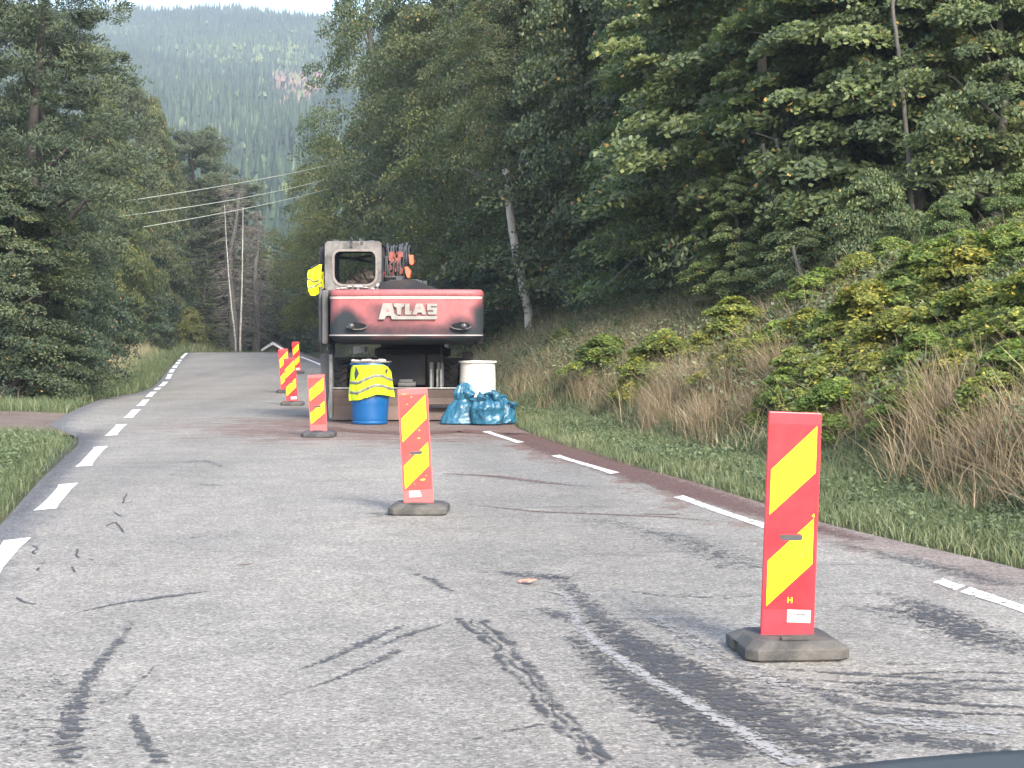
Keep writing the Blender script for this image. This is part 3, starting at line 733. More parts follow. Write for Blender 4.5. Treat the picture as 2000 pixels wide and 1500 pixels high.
def soot_attr(o, fn):
    me = o.data; co = np.zeros(len(me.vertices) * 3, np.float32); me.vertices.foreach_get('co', co); co = co.reshape(-1, 3) + np.array(EX)
    px = 1000 + co[:, 0] / co[:, 1] * FPX; py = HOR - (co[:, 2] - CH) / co[:, 1] * FPX
    a = me.attributes.new('soot', 'FLOAT', 'POINT'); a.data.foreach_set('value', np.clip(fn(px, py, co) * 1.3, -1, 1.6).astype(np.float32))
def sm(x, a, b): t = np.clip((x - a) / (b - a), 0, 1); return t * t * (3 - 2 * t)
def cwsoot(px, py, co):
    s = np.full(len(px), .10)
    # plume rising from the left lamp
    w = 11 + (py - 590) * .60; s = np.maximum(s, 1.15 * np.exp(-(np.abs(px - 676) / np.maximum(w, 6)) ** 2) * sm(py, 582, 628))
    s = np.maximum(s, .95 * sm(py, 618, 655) * (1 - sm(px, 700, 770)))
    s = np.maximum(s, .8 * sm(py, 600, 645) * sm(px, 840, 900))
    s = np.maximum(s, .9 * sm(px, 905, 940) * sm(py, 578, 610)); s = np.maximum(s, .95 * sm(py, 628, 655) * sm(px, 850, 900))
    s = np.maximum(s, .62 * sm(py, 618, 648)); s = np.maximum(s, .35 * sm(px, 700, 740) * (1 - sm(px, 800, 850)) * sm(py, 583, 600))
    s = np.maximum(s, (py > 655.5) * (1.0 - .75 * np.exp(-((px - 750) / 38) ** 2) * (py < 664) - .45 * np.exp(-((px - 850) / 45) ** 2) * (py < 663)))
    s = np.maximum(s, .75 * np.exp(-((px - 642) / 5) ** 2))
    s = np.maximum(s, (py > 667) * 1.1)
    return s
soot_attr(cw, cwsoot)
def band_mesh(name, pya, pyb, hout, m, parent, yoff=.0):
    bm = NB(); r = []
    for py in (pya, pyb):
        r.append([bm.verts.new((x, y, zz(py))) for x, y in cw_outline(hw + hout, dC + .015 - hout)[1:-1]])
    for k in range(len(r[0]) - 1): bm.faces.new((r[0][k], r[0][k + 1], r[1][k + 1], r[1][k]))
    return obj(name, bm, m, parent, origin=EX)
band_mesh('trim_stripe', 583.2, 578.2, .006, M_STRIPE, cw)
band_mesh('lower_trim_stripe', 655.9, 653.6, .018, M_STRIPED, cw)
# lamp recesses: proud flat plates, the shade inside them painted black
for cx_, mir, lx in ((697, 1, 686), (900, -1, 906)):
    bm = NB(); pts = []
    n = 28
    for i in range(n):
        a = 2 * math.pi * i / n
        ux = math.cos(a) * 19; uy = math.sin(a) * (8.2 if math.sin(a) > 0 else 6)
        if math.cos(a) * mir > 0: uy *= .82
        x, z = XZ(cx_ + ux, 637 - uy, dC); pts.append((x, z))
    prism(bm, pts, dC + .008, dC + .09); obj('lamp_recess_shade', bm, M_RECESS_SHADE, cw, origin=EX)
    bm = NB(); pl = []
    for i in range(13):
        a = math.pi + math.pi * i / 12; x, z = XZ(cx_ + 19.5 * math.cos(a), 637 - 6.5 * math.sin(a), dC); pl.append((x, dC + .004, z))
    tube(bm, pl, .010, 6); obj('recess_lip', bm, M_BURNTG, cw, origin=EX)
    bm = NB(); x, z = XZ(lx, 637, dC)
    lathe(bm, [(.0, -.045), (.03, -.042), (.05, -.025), (.056, 0), (.056, .05)], (x, dC, z), 18, 'Y', False)
    obj('tail_lamp', bm, M_LAMP, cw, origin=EX, smooth=True)
# the letters
def lp(pts):
    r = []
    for x, y in pts: r.append(XZ(730 + x / 14.286, 580 + y / 14.286, dC))
    return r
LET = [
 [(135, 625), (255, 175), (510, 175), (575, 455), (640, 515), (700, 530), (1765, 530), (1765, 585), (1740, 625), (510, 625), (475, 525), (350, 525), (300, 625)],
 [(560, 180), (850, 180), (845, 265), (770, 310), (765, 492), (645, 492), (640, 300), (560, 265)],
 [(870, 185), (1000, 185), (1000, 400), (1060, 380), (1035, 492), (870, 492)],
 [(1075, 492), (1185, 185), (1370, 185), (1470, 492), (1360, 492), (1335, 435), (1225, 435), (1195, 492)],
 [(1490, 185), (1765, 185), (1765, 262), (1600, 262), (1600, 292), (1765, 292), (1765, 445), (1745, 492), (1530, 492), (1495, 410), (1660, 410), (1660, 375), (1490, 375)]]
bm = NB()
for pl in LET: prism(bm, lp(pl), dC - .022, dC + .03)
obj('maker_lettering', bm, M_LETTER, cw, origin=EX)
for pl in ([(350, 410), (385, 320), (430, 410)], [(1250, 330), (1275, 265), (1300, 330)]):
    bm = NB(); prism(bm, lp(pl), dC - .0235, dC - .021); obj('letter_hole', bm, M_BODY, cw, origin=EX)

# upper works behind the counterweight
bm = NB(); box(bm, xc - hw + .10, xc + hw - .04, 31.3, 34.2, 1.33, 1.62, .04); box(bm, xc - .35, xc + hw - .02, 31.6, 33.6, 1.60, 2.12, .06)
obj('upper_frame', bm, M_BURNT, ex)
bm = NB()   # engine hood, sloping down to the right
h0 = [XZ(744, 566, 31), XZ(744, 552, 31), XZ(762, 549, 31), XZ(812, 547, 31), XZ(822, 552, 31), XZ(838, 558, 31), XZ(858, 566, 31)]
prism(bm, h0, 30.75, 33.2); obj('engine_hood', bm, M_BURNT, ex)
bm = NB()
rr_ = random.Random(5)
for k in range(9):
    x, z = XZ(765 + k * 7.5, 549 - (k % 3), 31); box(bm, x - .06, x + .06, 30.9 + rr_.random(), 31.3 + rr_.random(), z - .08, z + rr_.uniform(.0, .05), .012)
obj('charred_debris', bm, M_HOSE, ex)
# cab: rear frame, front frame, roof, posts
def rrect(x0, x1, z0, z1, r, n=7, rb=None):
    pts = []
    for cx_, cz_, a0, q in ((x1, z1, 0, r), (x0, z1, 90, r), (x0, z0, 180, rb or r), (x1, z0, 270, rb or r)):
        sx_ = -1 if cx_ == x1 else 1; sz_ = -1 if cz_ == z1 else 1
        for i in range(n):
            a = math.radians(a0 + 90 * i / (n - 1)); pts.append((cx_ + sx_ * q + q * math.cos(a), cz_ + sz_ * q + q * math.sin(a)))
    return pts
def frame_bm(o, i, y0, y1, bm=None, chamf=.02):
    bm = bm or NB(); n = len(o)
    def ring(pts, y): return [bm.verts.new((x, y, z)) for x, z in pts]
    ocx = sum(p[0] for p in o) / n; ocz = sum(p[1] for p in o) / n
    oin = [(ocx + (x - ocx) * (1 - chamf), ocz + (z - ocz) * (1 - chamf)) for x, z in o]
    iin = [(ocx + (x - ocx) * (1 + chamf * 1.6), ocz + (z - ocz) * (1 + chamf * 1.6)) for x, z in i]
    rs_ = [ring(i, y1), ring(i, y0 + .03), ring(iin, y0), ring(oin, y0), ring(o, y0 + .03), ring(o, y1)]
    for k in range(len(rs_)):
        r0, r1 = rs_[k], rs_[(k + 1) % len(rs_)]
        for j in range(n): bm.faces.new((r0[j], r0[(j + 1) % n], r1[(j + 1) % n], r1[j]))
    return bm
dB = 31.0
cx0, cz1 = XZ(633.5, 470.5, dB); cx1, cz0 = XZ(745, 568, dB)
ix0, iz1 = XZ(652.5, 490.5, dB); ix1, iz0 = XZ(734, 555.5, dB)
cab = None
bm = frame_bm(rrect(cx0, cx1, cz0, cz1, .07), rrect(ix0, ix1, iz0, iz1, .11, rb=.16), dB, dB + .10)
cab = obj('cab', bm, M_CAB, ex, smooth='auto')
bm = frame_bm(rrect(ix0 - .035, ix1 + .035, iz0 - .035, iz1 + .035, .13, rb=.18), rrect(ix0 + .008, ix1 - .008, iz0 + .008, iz1 - .008, .105, rb=.155), dB - .018, dB + .03, chamf=.008)
obj('window_seal', bm, simple('ashy_seal', (.17, .155, .14), .9, .35, 8, .4, dirt=((.12, .10, .09), .45)), cab, origin=EX)
yF = dB + 1.55
bm = NB(); frame_bm(rrect(cx0, cx1, cz0 - .5, cz1 - .02, .07), rrect(cx0 + .10, cx1 - .13, cz0 - .3, cz1 - .14, .10), yF, yF + .08, bm)
box(bm, cx0, cx1, dB + .101, yF - .001, cz1 - .06, cz1 - .015, .01)
for x in (cx0 + .035, cx1 - .035): box(bm, x - .035, x + .035, dB + .101, yF - .001, cz0 - .1, cz0 + .06)
box(bm, cx1 - .07, cx1 - .01, dB + .62, dB + .70, cz0 + .06, cz1 - .06); box(bm, cx0 + .01, cx0 + .06, dB + .75, dB + .83, cz0 + .06, cz1 - .06)
box(bm, cx0, cx1, dB + .2, yF, 1.55, 1.60)
obj('cab_shell', bm, M_BURNT, cab, origin=EX)
for (px_, w, h, dy) in ((655, .10, .05, .06), (686.5, .03, .11, -.03), (703, .05, .09, .04), (708, .03, .06, .1), (722, .12, .05, .3), (697, .05, .03, .5)):
    x, z = XZ(px_, 470.5, dB); bm = NB(); box(bm, x - w / 2, x + w / 2, dB + dy, dB + dy + .12, z - .03, z + h * .55, .008); obj('roof_bracket', bm, M_HOSE, cab, origin=EX)
bm = NB()
x, z = XZ(686.5, 470, dB); box(bm, x - .018, x + .018, dB - .03, dB - .001, z - .11, z + .035, .004); obj('roof_bracket', bm, M_HOSE, cab, origin=EX); bm = NB()
x, z = XZ(707, 474, dB); box(bm, x - .02, x + .015, dB - .02, dB - .001, z - .03, z + .02, .004)
obj('roof_bracket', bm, M_HOSE, cab, origin=EX)
bm = NB()
for k, (px_, py_, w, h) in enumerate([(672, 563, .16, .035), (682, 560, .10, .035), (700, 560, .16, .05), (714, 562, .10, .03), (699, 565, .06, .025), (738, 558, .07, .08), (738, 565, .08, .04), (660, 564, .08, .025), (727, 564, .1, .03)]):
    x, z = XZ(px_, py_, dB - .05)
    r = bmesh.ops.create_icosphere(bm, subdivisions=2, radius=1)
    for v_ in r['verts']:
        v_.co *= 1 + .35 * mnoise.noise(v_.co * 2.5 + Vector((k * 3, 0, 0)))
    bmesh.ops.scale(bm, verts=r['verts'], vec=(w / 2, .05, h / 2)); bmesh.ops.translate(bm, verts=r['verts'], vec=(x, dB - .045, z))
obj('ash_lumps', bm, M_ASH, cab, origin=EX)
bm = NB(); tube(bm, [P(654, 503, 32.2), P(680, 504, 32.3), P(700, 507, 32.4), P(724, 512, 32.5)], .025, 8); tube(bm, [P(654, 501, 32.2), P(690, 505, 32.3), P(726, 499, 32.4)], .022, 8)
obj('hanging_cable', bm, M_HOSE, cab, origin=EX)
bm = NB()
for k, (px_, py_, rx_, rz_) in enumerate([(706, 547, .20, .14), (716, 540, .12, .12), (690, 552, .16, .08), (700, 535, .04, .12)]):
    r = bmesh.ops.create_icosphere(bm, subdivisions=3, radius=1)
    for v_ in r['verts']: v_.co *= 1 + .4 * mnoise.noise(v_.co * 2 + Vector((k * 5, 1, 0)))
    p = P(px_, py_, 31.9); bmesh.ops.scale(bm, verts=r['verts'], vec=(rx_, .18, rz_)); bmesh.ops.translate(bm, verts=r['verts'], vec=p)
obj('burnt_seat', bm, simple('burnt_seat_remains', (.07, .062, .052), .9, .5, 9, .6), cab, origin=EX)
# open door seen edge-on, hanging left of the cab
bm = NB(); x0, _ = XZ(628.5, 500, 31.2)
zT = XZ(0, 478, 31.2)[1]; zB2 = XZ(0, 664, 31.2)[1]
o_ = [(31.25, zB2 + .2), (31.25, zT - .25), (31.4, zT - .03), (32.0, zT), (32.2, zT - .1), (32.2, zB2), (31.5, zB2)]
V0 = [bm.verts.new((x0 - .045, y, z)) for y, z in o_]; V1 = [bm.verts.new((x0 + .03, y, z)) for y, z in o_]
bm.faces.new(V0); bm.faces.new(V1[::-1])
for i in range(len(o_)): bm.faces.new((V0[i], V0[(i + 1) % 7], V1[(i + 1) % 7], V1[i]))
door = obj('cab_door', bm, M_BURNT, ex)
bm = NB(); tube(bm, [P(626.5, 560, 31.1), P(626, 620, 31.1), P(627, 668, 31.1)], .03, 8); tube(bm, [P(623, 600, 31.1), P(626, 604, 31.1)], .035, 8); obj('grab_rail', bm, M_BURNTG, door, origin=EX)
bm = NB(); tube(bm, [P(631, 640, 30.9), P(637, 662, 30.9), P(637.5, 680, 30.9), P(636, 700, 30.9)], .014, 6); obj('dangling_cable', bm, M_HOSE, ex)
bm = NB(); box(bm, XZ(632, 0, 31)[0], XZ(644, 0, 31)[0], 30.75, 32.5, XZ(0, 672, 31)[1], XZ(0, 567, 31)[1], .03); obj('side_panel', bm, M_BURNTG, ex)
bm = NB(); tube(bm, [P(630, 512, 31.4), P(617, 518, 31.4), P(606, 524, 31.4)], .014, 6); mir = obj('mirror_arm', bm, M_HOSE, ex)
# hose bundle and manifold right of the cab
bm = NB(); rr_ = random.Random(8)
for k in range(11):
    px_ = 750 + k * 4.9 + rr_.uniform(-1, 1); top = 474 + rr_.uniform(0, 9); dd = 32.0 + rr_.uniform(-.2, .3)
    tube(bm, [P(px_ + rr_.uniform(-2, 2), 512, dd), P(px_, 497, dd), P(px_ + rr_.uniform(-1.5, 1.5), 485, dd + .05), P(px_ + 1, top, dd + .15), P(px_ + 2, top + 3, dd + .35), P(px_ + 2, 500, dd + .6)], rr_.uniform(.012, .024), 7)
obj('hydraulic_hoses', bm, M_HOSE, ex, smooth=True)
bm = NB()
for k in range(46):
    px_ = 757 + rr_.random() * 26; py_ = 497 + rr_.random() * 43; s_ = rr_.uniform(.02, .055)
    p = P(px_, py_, 31.8 + rr_.random() * .25)
    box(bm, p.x - s_, p.x + s_, p.y - s_, p.y + s_, p.z - s_ * 1.1, p.z + s_ * 1.1, .008, 1, None)
obj('valve_block', bm, M_ROAST, ex)
bm = NB()
for k in range(5):
    px_ = 756 + k * 6.5; tube(bm, [P(px_, 510, 31.75), P(px_ + rr_.uniform(-3, 3), 530, 31.72), P(px_ + rr_.uniform(-2, 2), 547, 31.75)], .014, 6)
box(bm, *sorted((XZ(752, 0, 31.8)[0], XZ(757.5, 0, 31.8)[0])), 31.75, 31.95, XZ(0, 548, 31.8)[1], XZ(0, 500, 31.8)[1], .01)
tube(bm, [P(752, 541, 31.7), P(790, 541, 31.7)], .02, 6)
for px_ in (789, 794, 799): tube(bm, [P(px_, 482 + (px_ - 789), 31.9), P(px_ - 1, 510, 31.9), P(px_ - 3, 545, 31.9)], .018, 6)
obj('hose_clamps', bm, M_HOSE, ex)
bm = NB()
prism(bm, [XZ(a, b, 31.7) for a, b in ((799, 498), (807, 498), (808, 515), (804, 518), (800, 514))], 31.65, 31.9)
obj('orange_bracket', bm, M_ORANGE, ex); bm = NB()
prism(bm, [XZ(a, b, 31.7) for a, b in ((791, 522), (797, 521), (803, 530), (800, 543), (796, 542), (793, 535))], 31.62, 31.9)
obj('orange_bracket', bm, M_ORANGE, ex); bm = NB()
prism(bm, [XZ(a, b, 31.7) for a, b in ((746, 528), (750, 531), (749, 543), (746, 541))], 31.7, 31.9)
obj('orange_bracket', bm, M_ORANGE, ex)
# boom lying low in front, arm and bucket (seen only from the side)
def yz_prism(bm, pts, x0, x1):
    a = [bm.verts.new((x0, y, z)) for y, z in pts]; b = [bm.verts.new((x1, y, z)) for y, z in pts]
    bm.faces.new(a); bm.faces.new(b[::-1])
    for i in range(len(a)): j = (i + 1) % len(a); bm.faces.new((a[i], b[i], b[j], a[j]))
bm = NB(); yz_prism(bm, [(33.2, 1.5), (33.2, 1.85), (35.0, 2.25), (36.2, 2.1), (36.3, 1.85), (35.0, 1.9)], -1.55, -1.22); obj('boom', bm, M_BURNT, ex)
bm = NB(); yz_prism(bm, [(36.0, 2.15), (36.4, 2.1), (35.6, .75), (35.35, .75)], -1.50, -1.27); obj('dipper_arm', bm, M_BURNT, ex)
bm = NB(); yz_prism(bm, [(35.2, .8), (35.7, .85), (36.0, .4), (35.8, .06), (35.2, .03), (35.0, .25), (35.1, .6)], -1.85, -.92); obj('bucket', bm, M_BURNTG, ex)
# undercarriage
bm = NB(); lathe(bm, [(.62, 0), (.70, .04), (.70, .16), (.58, .20), (.58, .34)], (xc - .02, 32.9, 1.08), 40); obj('slew_ring', bm, M_BURNT, ex, smooth='auto')
bm = NB()
box(bm, xc - .42, xc + .42, 31.5, 34.6, .62, 1.10, .03); x0, _ = XZ(752, 0, 31.4); x1, _ = XZ(832, 0, 31.4)
box(bm, x0, x1, 31.30, 31.5, .62, XZ(0, 692, 31.4)[1], .02); box(bm, xc - 1.0, xc + 1.0, 31.9, 32.4, .95, 1.08, .03)
box(bm, xc - .9, xc + .9, 31.9, 32.25, .42, .66, .05); box(bm, xc - .9, xc + .9, 34.35, 34.7, .42, .66, .05)
x0, _ = XZ(833, 0, 31.4); x1, _ = XZ(866, 0, 31.4); box(bm, x0, x1, 31.32, 31.6, .75, XZ(0, 691, 31.4)[1], .05)
obj('chassis', bm, M_BURNT, ex)
bm = NB()
for px_ in (842, 856, 863):
    x, _ = XZ(px_, 0, 31.15)
    lathe(bm, [(.030 if px_ > 850 else .045, .0), (.030 if px_ > 850 else .045, .42)], (x, 31.2, .60), 14)
obj('cylinder_barrel', bm, M_BURNTG, ex, smooth='auto')
bm = NB()
for px_, r_ in ((841.5, .026), (853.5, .014), (861, .02)):
    x, _ = XZ(px_, 0, 31.1); lathe(bm, [(r_, 0), (r_, .34)], (x, 31.13, .56), 12)
obj('chrome_rod', bm, M_CHROME, ex, smooth='auto')
bm = NB(); x0, _ = XZ(778, 0, 31.2); x1, _ = XZ(812, 0, 31.2); lathe(bm, [(.05, 0), (.05, x1 - x0)], (x0, 31.2, XZ(0, 751, 31.2)[1]), 14, 'X')
box(bm, x0 + .02, x1 - .05, 31.15, 31.3, XZ(0, 747, 31.2)[1], XZ(0, 741, 31.2)[1], .01); obj('axle_lock', bm, M_BURNTG, ex, smooth='auto')
for (a, b, c_, d_) in ((690, 713, 677, 692), (829, 857, 676, 691)):
    bm = NB(); x0, z1 = XZ(a, c_, 34); x1, z0 = XZ(b, d_, 34)
    if a > 800: prism(bm, [(x0, z0), (x1, z0), (x1, z1), (x0 + .1, z1), (x0, z0 + .06)], 34, 34.6)
    else: prism(bm, [(x0, z0), (x1, z0 + .05), (x1, z1), (x0, z1)], 34, 34.6)
    obj('tank', bm, M_BEIGE, ex)
# wheels
def wheel_bm(w=.27, R=.52):
    bm = NB(); lathe(bm, [(.27, -w / 2 + .02), (.30, -w / 2), (R - .10, -w / 2 - .01), (R - .03, -w / 2 + .01), (R - .02, 0), (R - .03, w / 2 - .01), (R - .10, w / 2 + .01), (.30, w / 2), (.27, w / 2 - .02)], (0, 0, 0), 40, 'X', False)
    for k in range(22):
        a = 2 * math.pi * k / 22
        for s in (-1, 1):
            M = Matrix.Rotation(a + (s * .07), 4, 'X') @ Matrix.Translation((s * w * .26, 0, R - .012)) @ Matrix.Rotation(s * .6, 4, 'Z')
            box(bm, -w * .30, w * .30, -.022, .022, -.02, .022, .004, 1, M)
    return bm
def rim_bm(w=.27):
    bm = NB(); lathe(bm, [(.001, -w / 2 + .07), (.10, -w / 2 + .05), (.12, -w / 2 + .09), (.25, -w / 2 + .06), (.285, -w / 2 + .015), (.285, w / 2 - .015), (.25, w / 2 - .06), (.001, w / 2 - .07)], (0, 0, 0), 30, 'X', False); return bm
wm = rmesh = None
for y_ in (32.15, 34.55):
    for x_ in (-3.08 + .03, -2.77 + .03, -1.13 + .03, -.82 + .03):
        if wm is None:
            w = obj('wheel', wheel_bm(), M_TYRE, ex, origin=(0, 0, 0), loc=(x_ - EX[0], y_ - EX[1], .525)); wm = w
            r_ = obj('rim', rim_bm(), M_BURNTG, w, origin=(0, 0, 0), smooth='auto'); rmesh = r_
        else:
            w = wm.copy(); C.objects.link(w); w.location = (x_ - EX[0], y_ - EX[1], .525); r_ = rmesh.copy(); C.objects.link(r_); r_.parent = w
# dozer blade with end plates
bm = NB(); xA, _ = XZ(650, 0, 31); xB, _ = XZ(905, 0, 31); zT = XZ(0, 758.5, 31)[1]
prof = [(31.10, zT), (31.06, zT - .03), (31.12, .40), (31.13, .26), (31.07, .12), (30.98, .03), (31.02, .015), (31.16, .12), (31.22, .26), (31.20, .42), (31.18, zT)]
yz_prism(bm, prof, xA, xB); blade = obj('dozer_blade', bm, M_BLADE, ex)
bm = NB(); box(bm, xA - .01, xB, 31.045, 31.10, zT - .012, zT + .014, .006); obj('blade_edge', bm, M_CHROME, blade, origin=EX)
bm = NB(); x0, _ = XZ(642.5, 0, 31); box(bm, x0, xA - .002, 30.98, 31.28, .05, XZ(0, 692, 31)[1], .02); obj('end_plate', bm, M_BLADEG, blade, origin=EX)
bm = NB(); x0, _ = XZ(778, 0, 31); x1, _ = XZ(866, 0, 31); box(bm, XZ(770, 0, 31)[0], XZ(868, 0, 31)[0], 31.13, 31.6, .12, .5, .03)
box(bm, XZ(838, 0, 30.9)[0], XZ(905, 0, 30.9)[0], 30.96, 31.05, XZ(0, 797, 30.9)[1], XZ(0, 790, 30.9)[1], .01)
obj('blade_arm', bm, M_BURNT, blade, origin=EX)
bm = NB(); pts = [XZ(a, b, 31.4) for a, b in ((626, 694), (630, 690), (644, 691), (645, 735), (640, 812), (634, 800), (633, 745), (629, 735))]; prism(bm, pts, 31.3, 31.36); obj('mud_flap', bm, M_BURNTG, ex)
bm = NB(); lathe(bm, [(.05, 0), (.05, .2)], (XZ(648, 0, 31)[0], 31.1, XZ(0, 694, 31)[1]), 12); obj('pivot_pin', bm, M_BURNT, ex); bm = NB(); box(bm, XZ(904, 0, 32)[0], XZ(922, 0, 32)[0], 31.8, 32.6, XZ(0, 703, 32)[1], XZ(0, 688, 32)[1], .03); obj('fender', bm, M_BURNT, ex)
bm = NB(); lathe(bm, [(.035, 0), (.035, .12)], (XZ(862, 0, 31.3)[0], 31.3, XZ(0, 692, 31.3)[1]), 10); obj('pivot_pin', bm, M_BURNT, ex); bm = NB(); box(bm, XZ(655, 0, 32)[0], XZ(740, 0, 32)[0], 31.6, 31.9, 1.04, 1.10, .02); obj('cross_bar', bm, M_BURNT, ex)
del ex['_w']
# ------------------------------------------------------------------ barrels, vests, bags and small things
def barrel(name, label, px, d, rtop, rbot, h, m, mrim, rim=.022):
    X = (px - 1000) / FPX * d
    t = thing(name, label, 'barrel', (X, d, .006))
    bm = NB(); prof = [(rbot - .03, 0), (rbot - .005, .004), (rbot, .02), (rbot + .004, .035), (rbot - .004, .05)]
    n = 18
    for i in range(n + 1):
        u = i / n; prof.append((rbot + (rtop - rbot) * u + .012 * math.sin(u * math.pi) + (.006 if i in (6, 12) else 0), .06 + (h - .08) * u))
    prof += [(rtop - .03, h - .02), (rtop - .04, h * .5), (rtop - .06, .06)]
    lathe(bm, prof, (0, 0, 0), 48); obj('drum', bm, m, t, smooth='auto')
    bm = NB(); lathe(bm, [(rtop - .015, h - .03), (rtop + rim, h - .034), (rtop + rim + .006, h - .02), (rtop + rim, h), (rtop - .01, h + .002), (rtop - .02, h - .012)], (0, 0, 0), 48, cap=False); obj('rim', bm, mrim, t, smooth='auto')
    return t
def plastic(name, c, rough=.38, var=.08, sss=0, dirt=None):
    return simple(name, c, rough, var, 2.5, .03, dirt=dirt)
M_BLUE = plastic('blue_plastic', (.001, .066, .20), .4)
m = NT('milky_plastic'); v = m.coords(); sx_ = m.n('SeparateXYZ'); m.l(v, sx_.inputs[0])
gr = m.n('TexGradient', gradient_type='SPHERICAL'); mp = m.n('Mapping'); mp.inputs['Location'].default_value = (.0, 1.0, -1.9); mp.inputs['Scale'].default_value = (3.5, 3.0, 3.4)
tc = m.n('TexCoord'); m.l(tc.outputs['Object'], mp.inputs[0]); m.l(mp.outputs[0], gr.inputs[0])
c = m.ramp(m.noise(2.2, 6, .6, v), [(.3, (.46, .425, .38)), (.7, (.54, .505, .455))])
c = m.mix(m.math('MULTIPLY', gr.outputs['Fac'], .9), c, (.50, .47, .36)); m.col(c); m.rough(.45); m.bump(m.noise(12, 4, .6, v), .04, .004)
M_MILK = m.m
b1 = barrel('blue_barrel', 'blue plastic barrel under a yellow vest, standing behind the excavator', 722.5, 30.12, .315, .300, 1.02, M_BLUE, M_BLUE)
b2 = barrel('white_barrel', 'tall white plastic barrel behind the blue rubbish bags, right of the excavator', 933, 31.15, .300, .305, 1.04, M_MILK, simple('white_rim', (.60, .58, .53), .45, .05, 3, 0), .028)
# scraps lying on top of the blue barrel
bm = NB(); x_ = (726 - 1000) / FPX * 30; Zt = 1.036
box(bm, -2.68, -2.04, 29.84, 30.40, Zt, Zt + .02, .004, 1, None)
pile = tag(obj('board_lid', bm, simple('dirty_board', (.13, .10, .08), .8, .4, 6, .2, dirt=((.3, .28, .25), .3)), None, origin=(-2.36, 30.1, Zt), loc=(-2.36, 30.1, Zt)), 'dirty board lying across the top of the blue barrel', 'board')
bm = NB(); rr_ = random.Random(3)
for k in range(9):
    r = bmesh.ops.create_icosphere(bm, subdivisions=2, radius=1)
    for v_ in r['verts']: v_.co *= 1 + .4 * mnoise.noise(v_.co * 2 + Vector((k * 3.3, 0, 2)))
    bmesh.ops.scale(bm, verts=r['verts'], vec=(rr_.uniform(.03, .07), .05, rr_.uniform(.012, .03)))
    bmesh.ops.translate(bm, verts=r['verts'], vec=(-2.64 + k * .062 + rr_.uniform(-.02, .02), 29.89 + rr_.uniform(-.02, .03), Zt + .035))
tag(obj('crumpled_paper', bm, simple('grubby_paper', (.40, .37, .34), .85, .3, 9, .3, dirt=((.35, .2, .14), .3)), None, origin=(-2.36, 30.1, Zt), loc=(-2.36, 30.1, Zt)), 'crumpled whitish scraps lying on the board over the blue barrel', 'rubbish')

def hv_mat():
    m = NT('fluorescent_fabric'); v = m.coords()
    c = m.ramp(m.noise(5, 5, .6, v), [(.3, (.46, .62, .004)), (.7, (.56, .70, .008))]); m.col(c); m.rough(.75)
    m.bump(m.noise(90, 3, .6, v), .15, .003)
    tl = m.n('BsdfTranslucent'); tl.inputs[0].default_value = (.8, .95, .02, 1); mx = m.n('MixShader'); mx.inputs[0].default_value = .12
    m.l(m.b.outputs[0], mx.inputs[1]); m.l(tl.outputs[0], mx.inputs[2]); m.l(mx.outputs[0], m.out.inputs[0]); return m.m
M_HV = hv_mat(); m = NT('fluorescent_fabric_warm'); m.col((.80, .74, .003)); m.rough(.7); M_HV2 = m.m
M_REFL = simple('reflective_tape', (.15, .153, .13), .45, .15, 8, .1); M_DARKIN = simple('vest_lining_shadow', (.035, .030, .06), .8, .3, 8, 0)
def cloth_patch(S, top, bot, left, right, nu=70, nv=60, off=0.0, name='cloth', m=None, parent=None, origin=None, thick=.004):
    """px-space patch: top(u), bot(u) rows; left(v), right(v) columns; S maps (px,py,off) to 3D"""
    bm = NB(); g = []
    for back in (0, 1):
        gg = []
        for j in range(nv + 1):
            v = j / nv; row = []
            for i in range(nu + 1):
                u = i / nu; x = left(v) * (1 - u) + right(v) * u; y = top(u) * (1 - v) + bot(u) * v
                p = S(x, y, off - (thick if back else 0)); row.append(bm.verts.new(p))
            gg.append(row)
        g.append(gg)
    for back in (0, 1):
        for j in range(nv):
            for i in range(nu):
                q = (g[back][j][i], g[back][j][i + 1], g[back][j + 1][i + 1], g[back][j + 1][i]); bm.faces.new(q if back else q[::-1])
    for i in range(nu):
        for j in (0, nv): bm.faces.new((g[0][j][i], g[0][j][i + 1], g[1][j][i + 1], g[1][j][i]))
    for j in range(nv):
        for i in (0, nu): bm.faces.new((g[0][j][i], g[0][j + 1][i], g[1][j + 1][i], g[1][j][i]))
    return obj(name, bm, m, parent, origin=origin, smooth=True)
def interp(ks): xs, ys = zip(*ks); return lambda t: float(np.interp(t, xs, ys))
VO = (-2.36, 29.7, .4)
vest = thing('draped_vest', 'yellow high-visibility vest with two grey bands draped over the blue barrel', 'vest', VO)
def S1(px, py, off):
    d = 29.85; X = (px - 1000) / FPX * d; dx = X + 2.36
    dep = math.sqrt(max(.345 ** 2 - min(abs(dx), .33) ** 2, 0)) - max(abs(dx) - .33, 0) * .6
    low = max(0, min(1, (py - 712) / 65))
    fold = .020 * low * math.sin(px * .34 + py * .06) + .007 * math.sin(px * .55 - py * .10 + 1) * low + .012 * mnoise.noise(Vector((px * .05, py * .05, 0)))
    if py < 714: dep -= (714 - py) * .03
    Y = 30.12 - dep - .03 - fold - off
    return Vector(((px - 1000) / FPX * Y, Y, CH + (HOR - py) / FPX * Y))
L_ = interp([(0, 690), (.12, 685), (.5, 683), (.8, 681), (1, 682)]); R_ = interp([(0, 758), (.15, 764), (.5, 767), (.8, 769.5), (1, 771)])
T_ = interp([(0, 713), (.1, 710.5), (.4, 711.5), (.7, 710), (.85, 711.5), (1, 717)]); B_ = interp([(0, 783), (.2, 782), (.45, 775), (.6, 770.5), (.8, 772), (1, 776)])
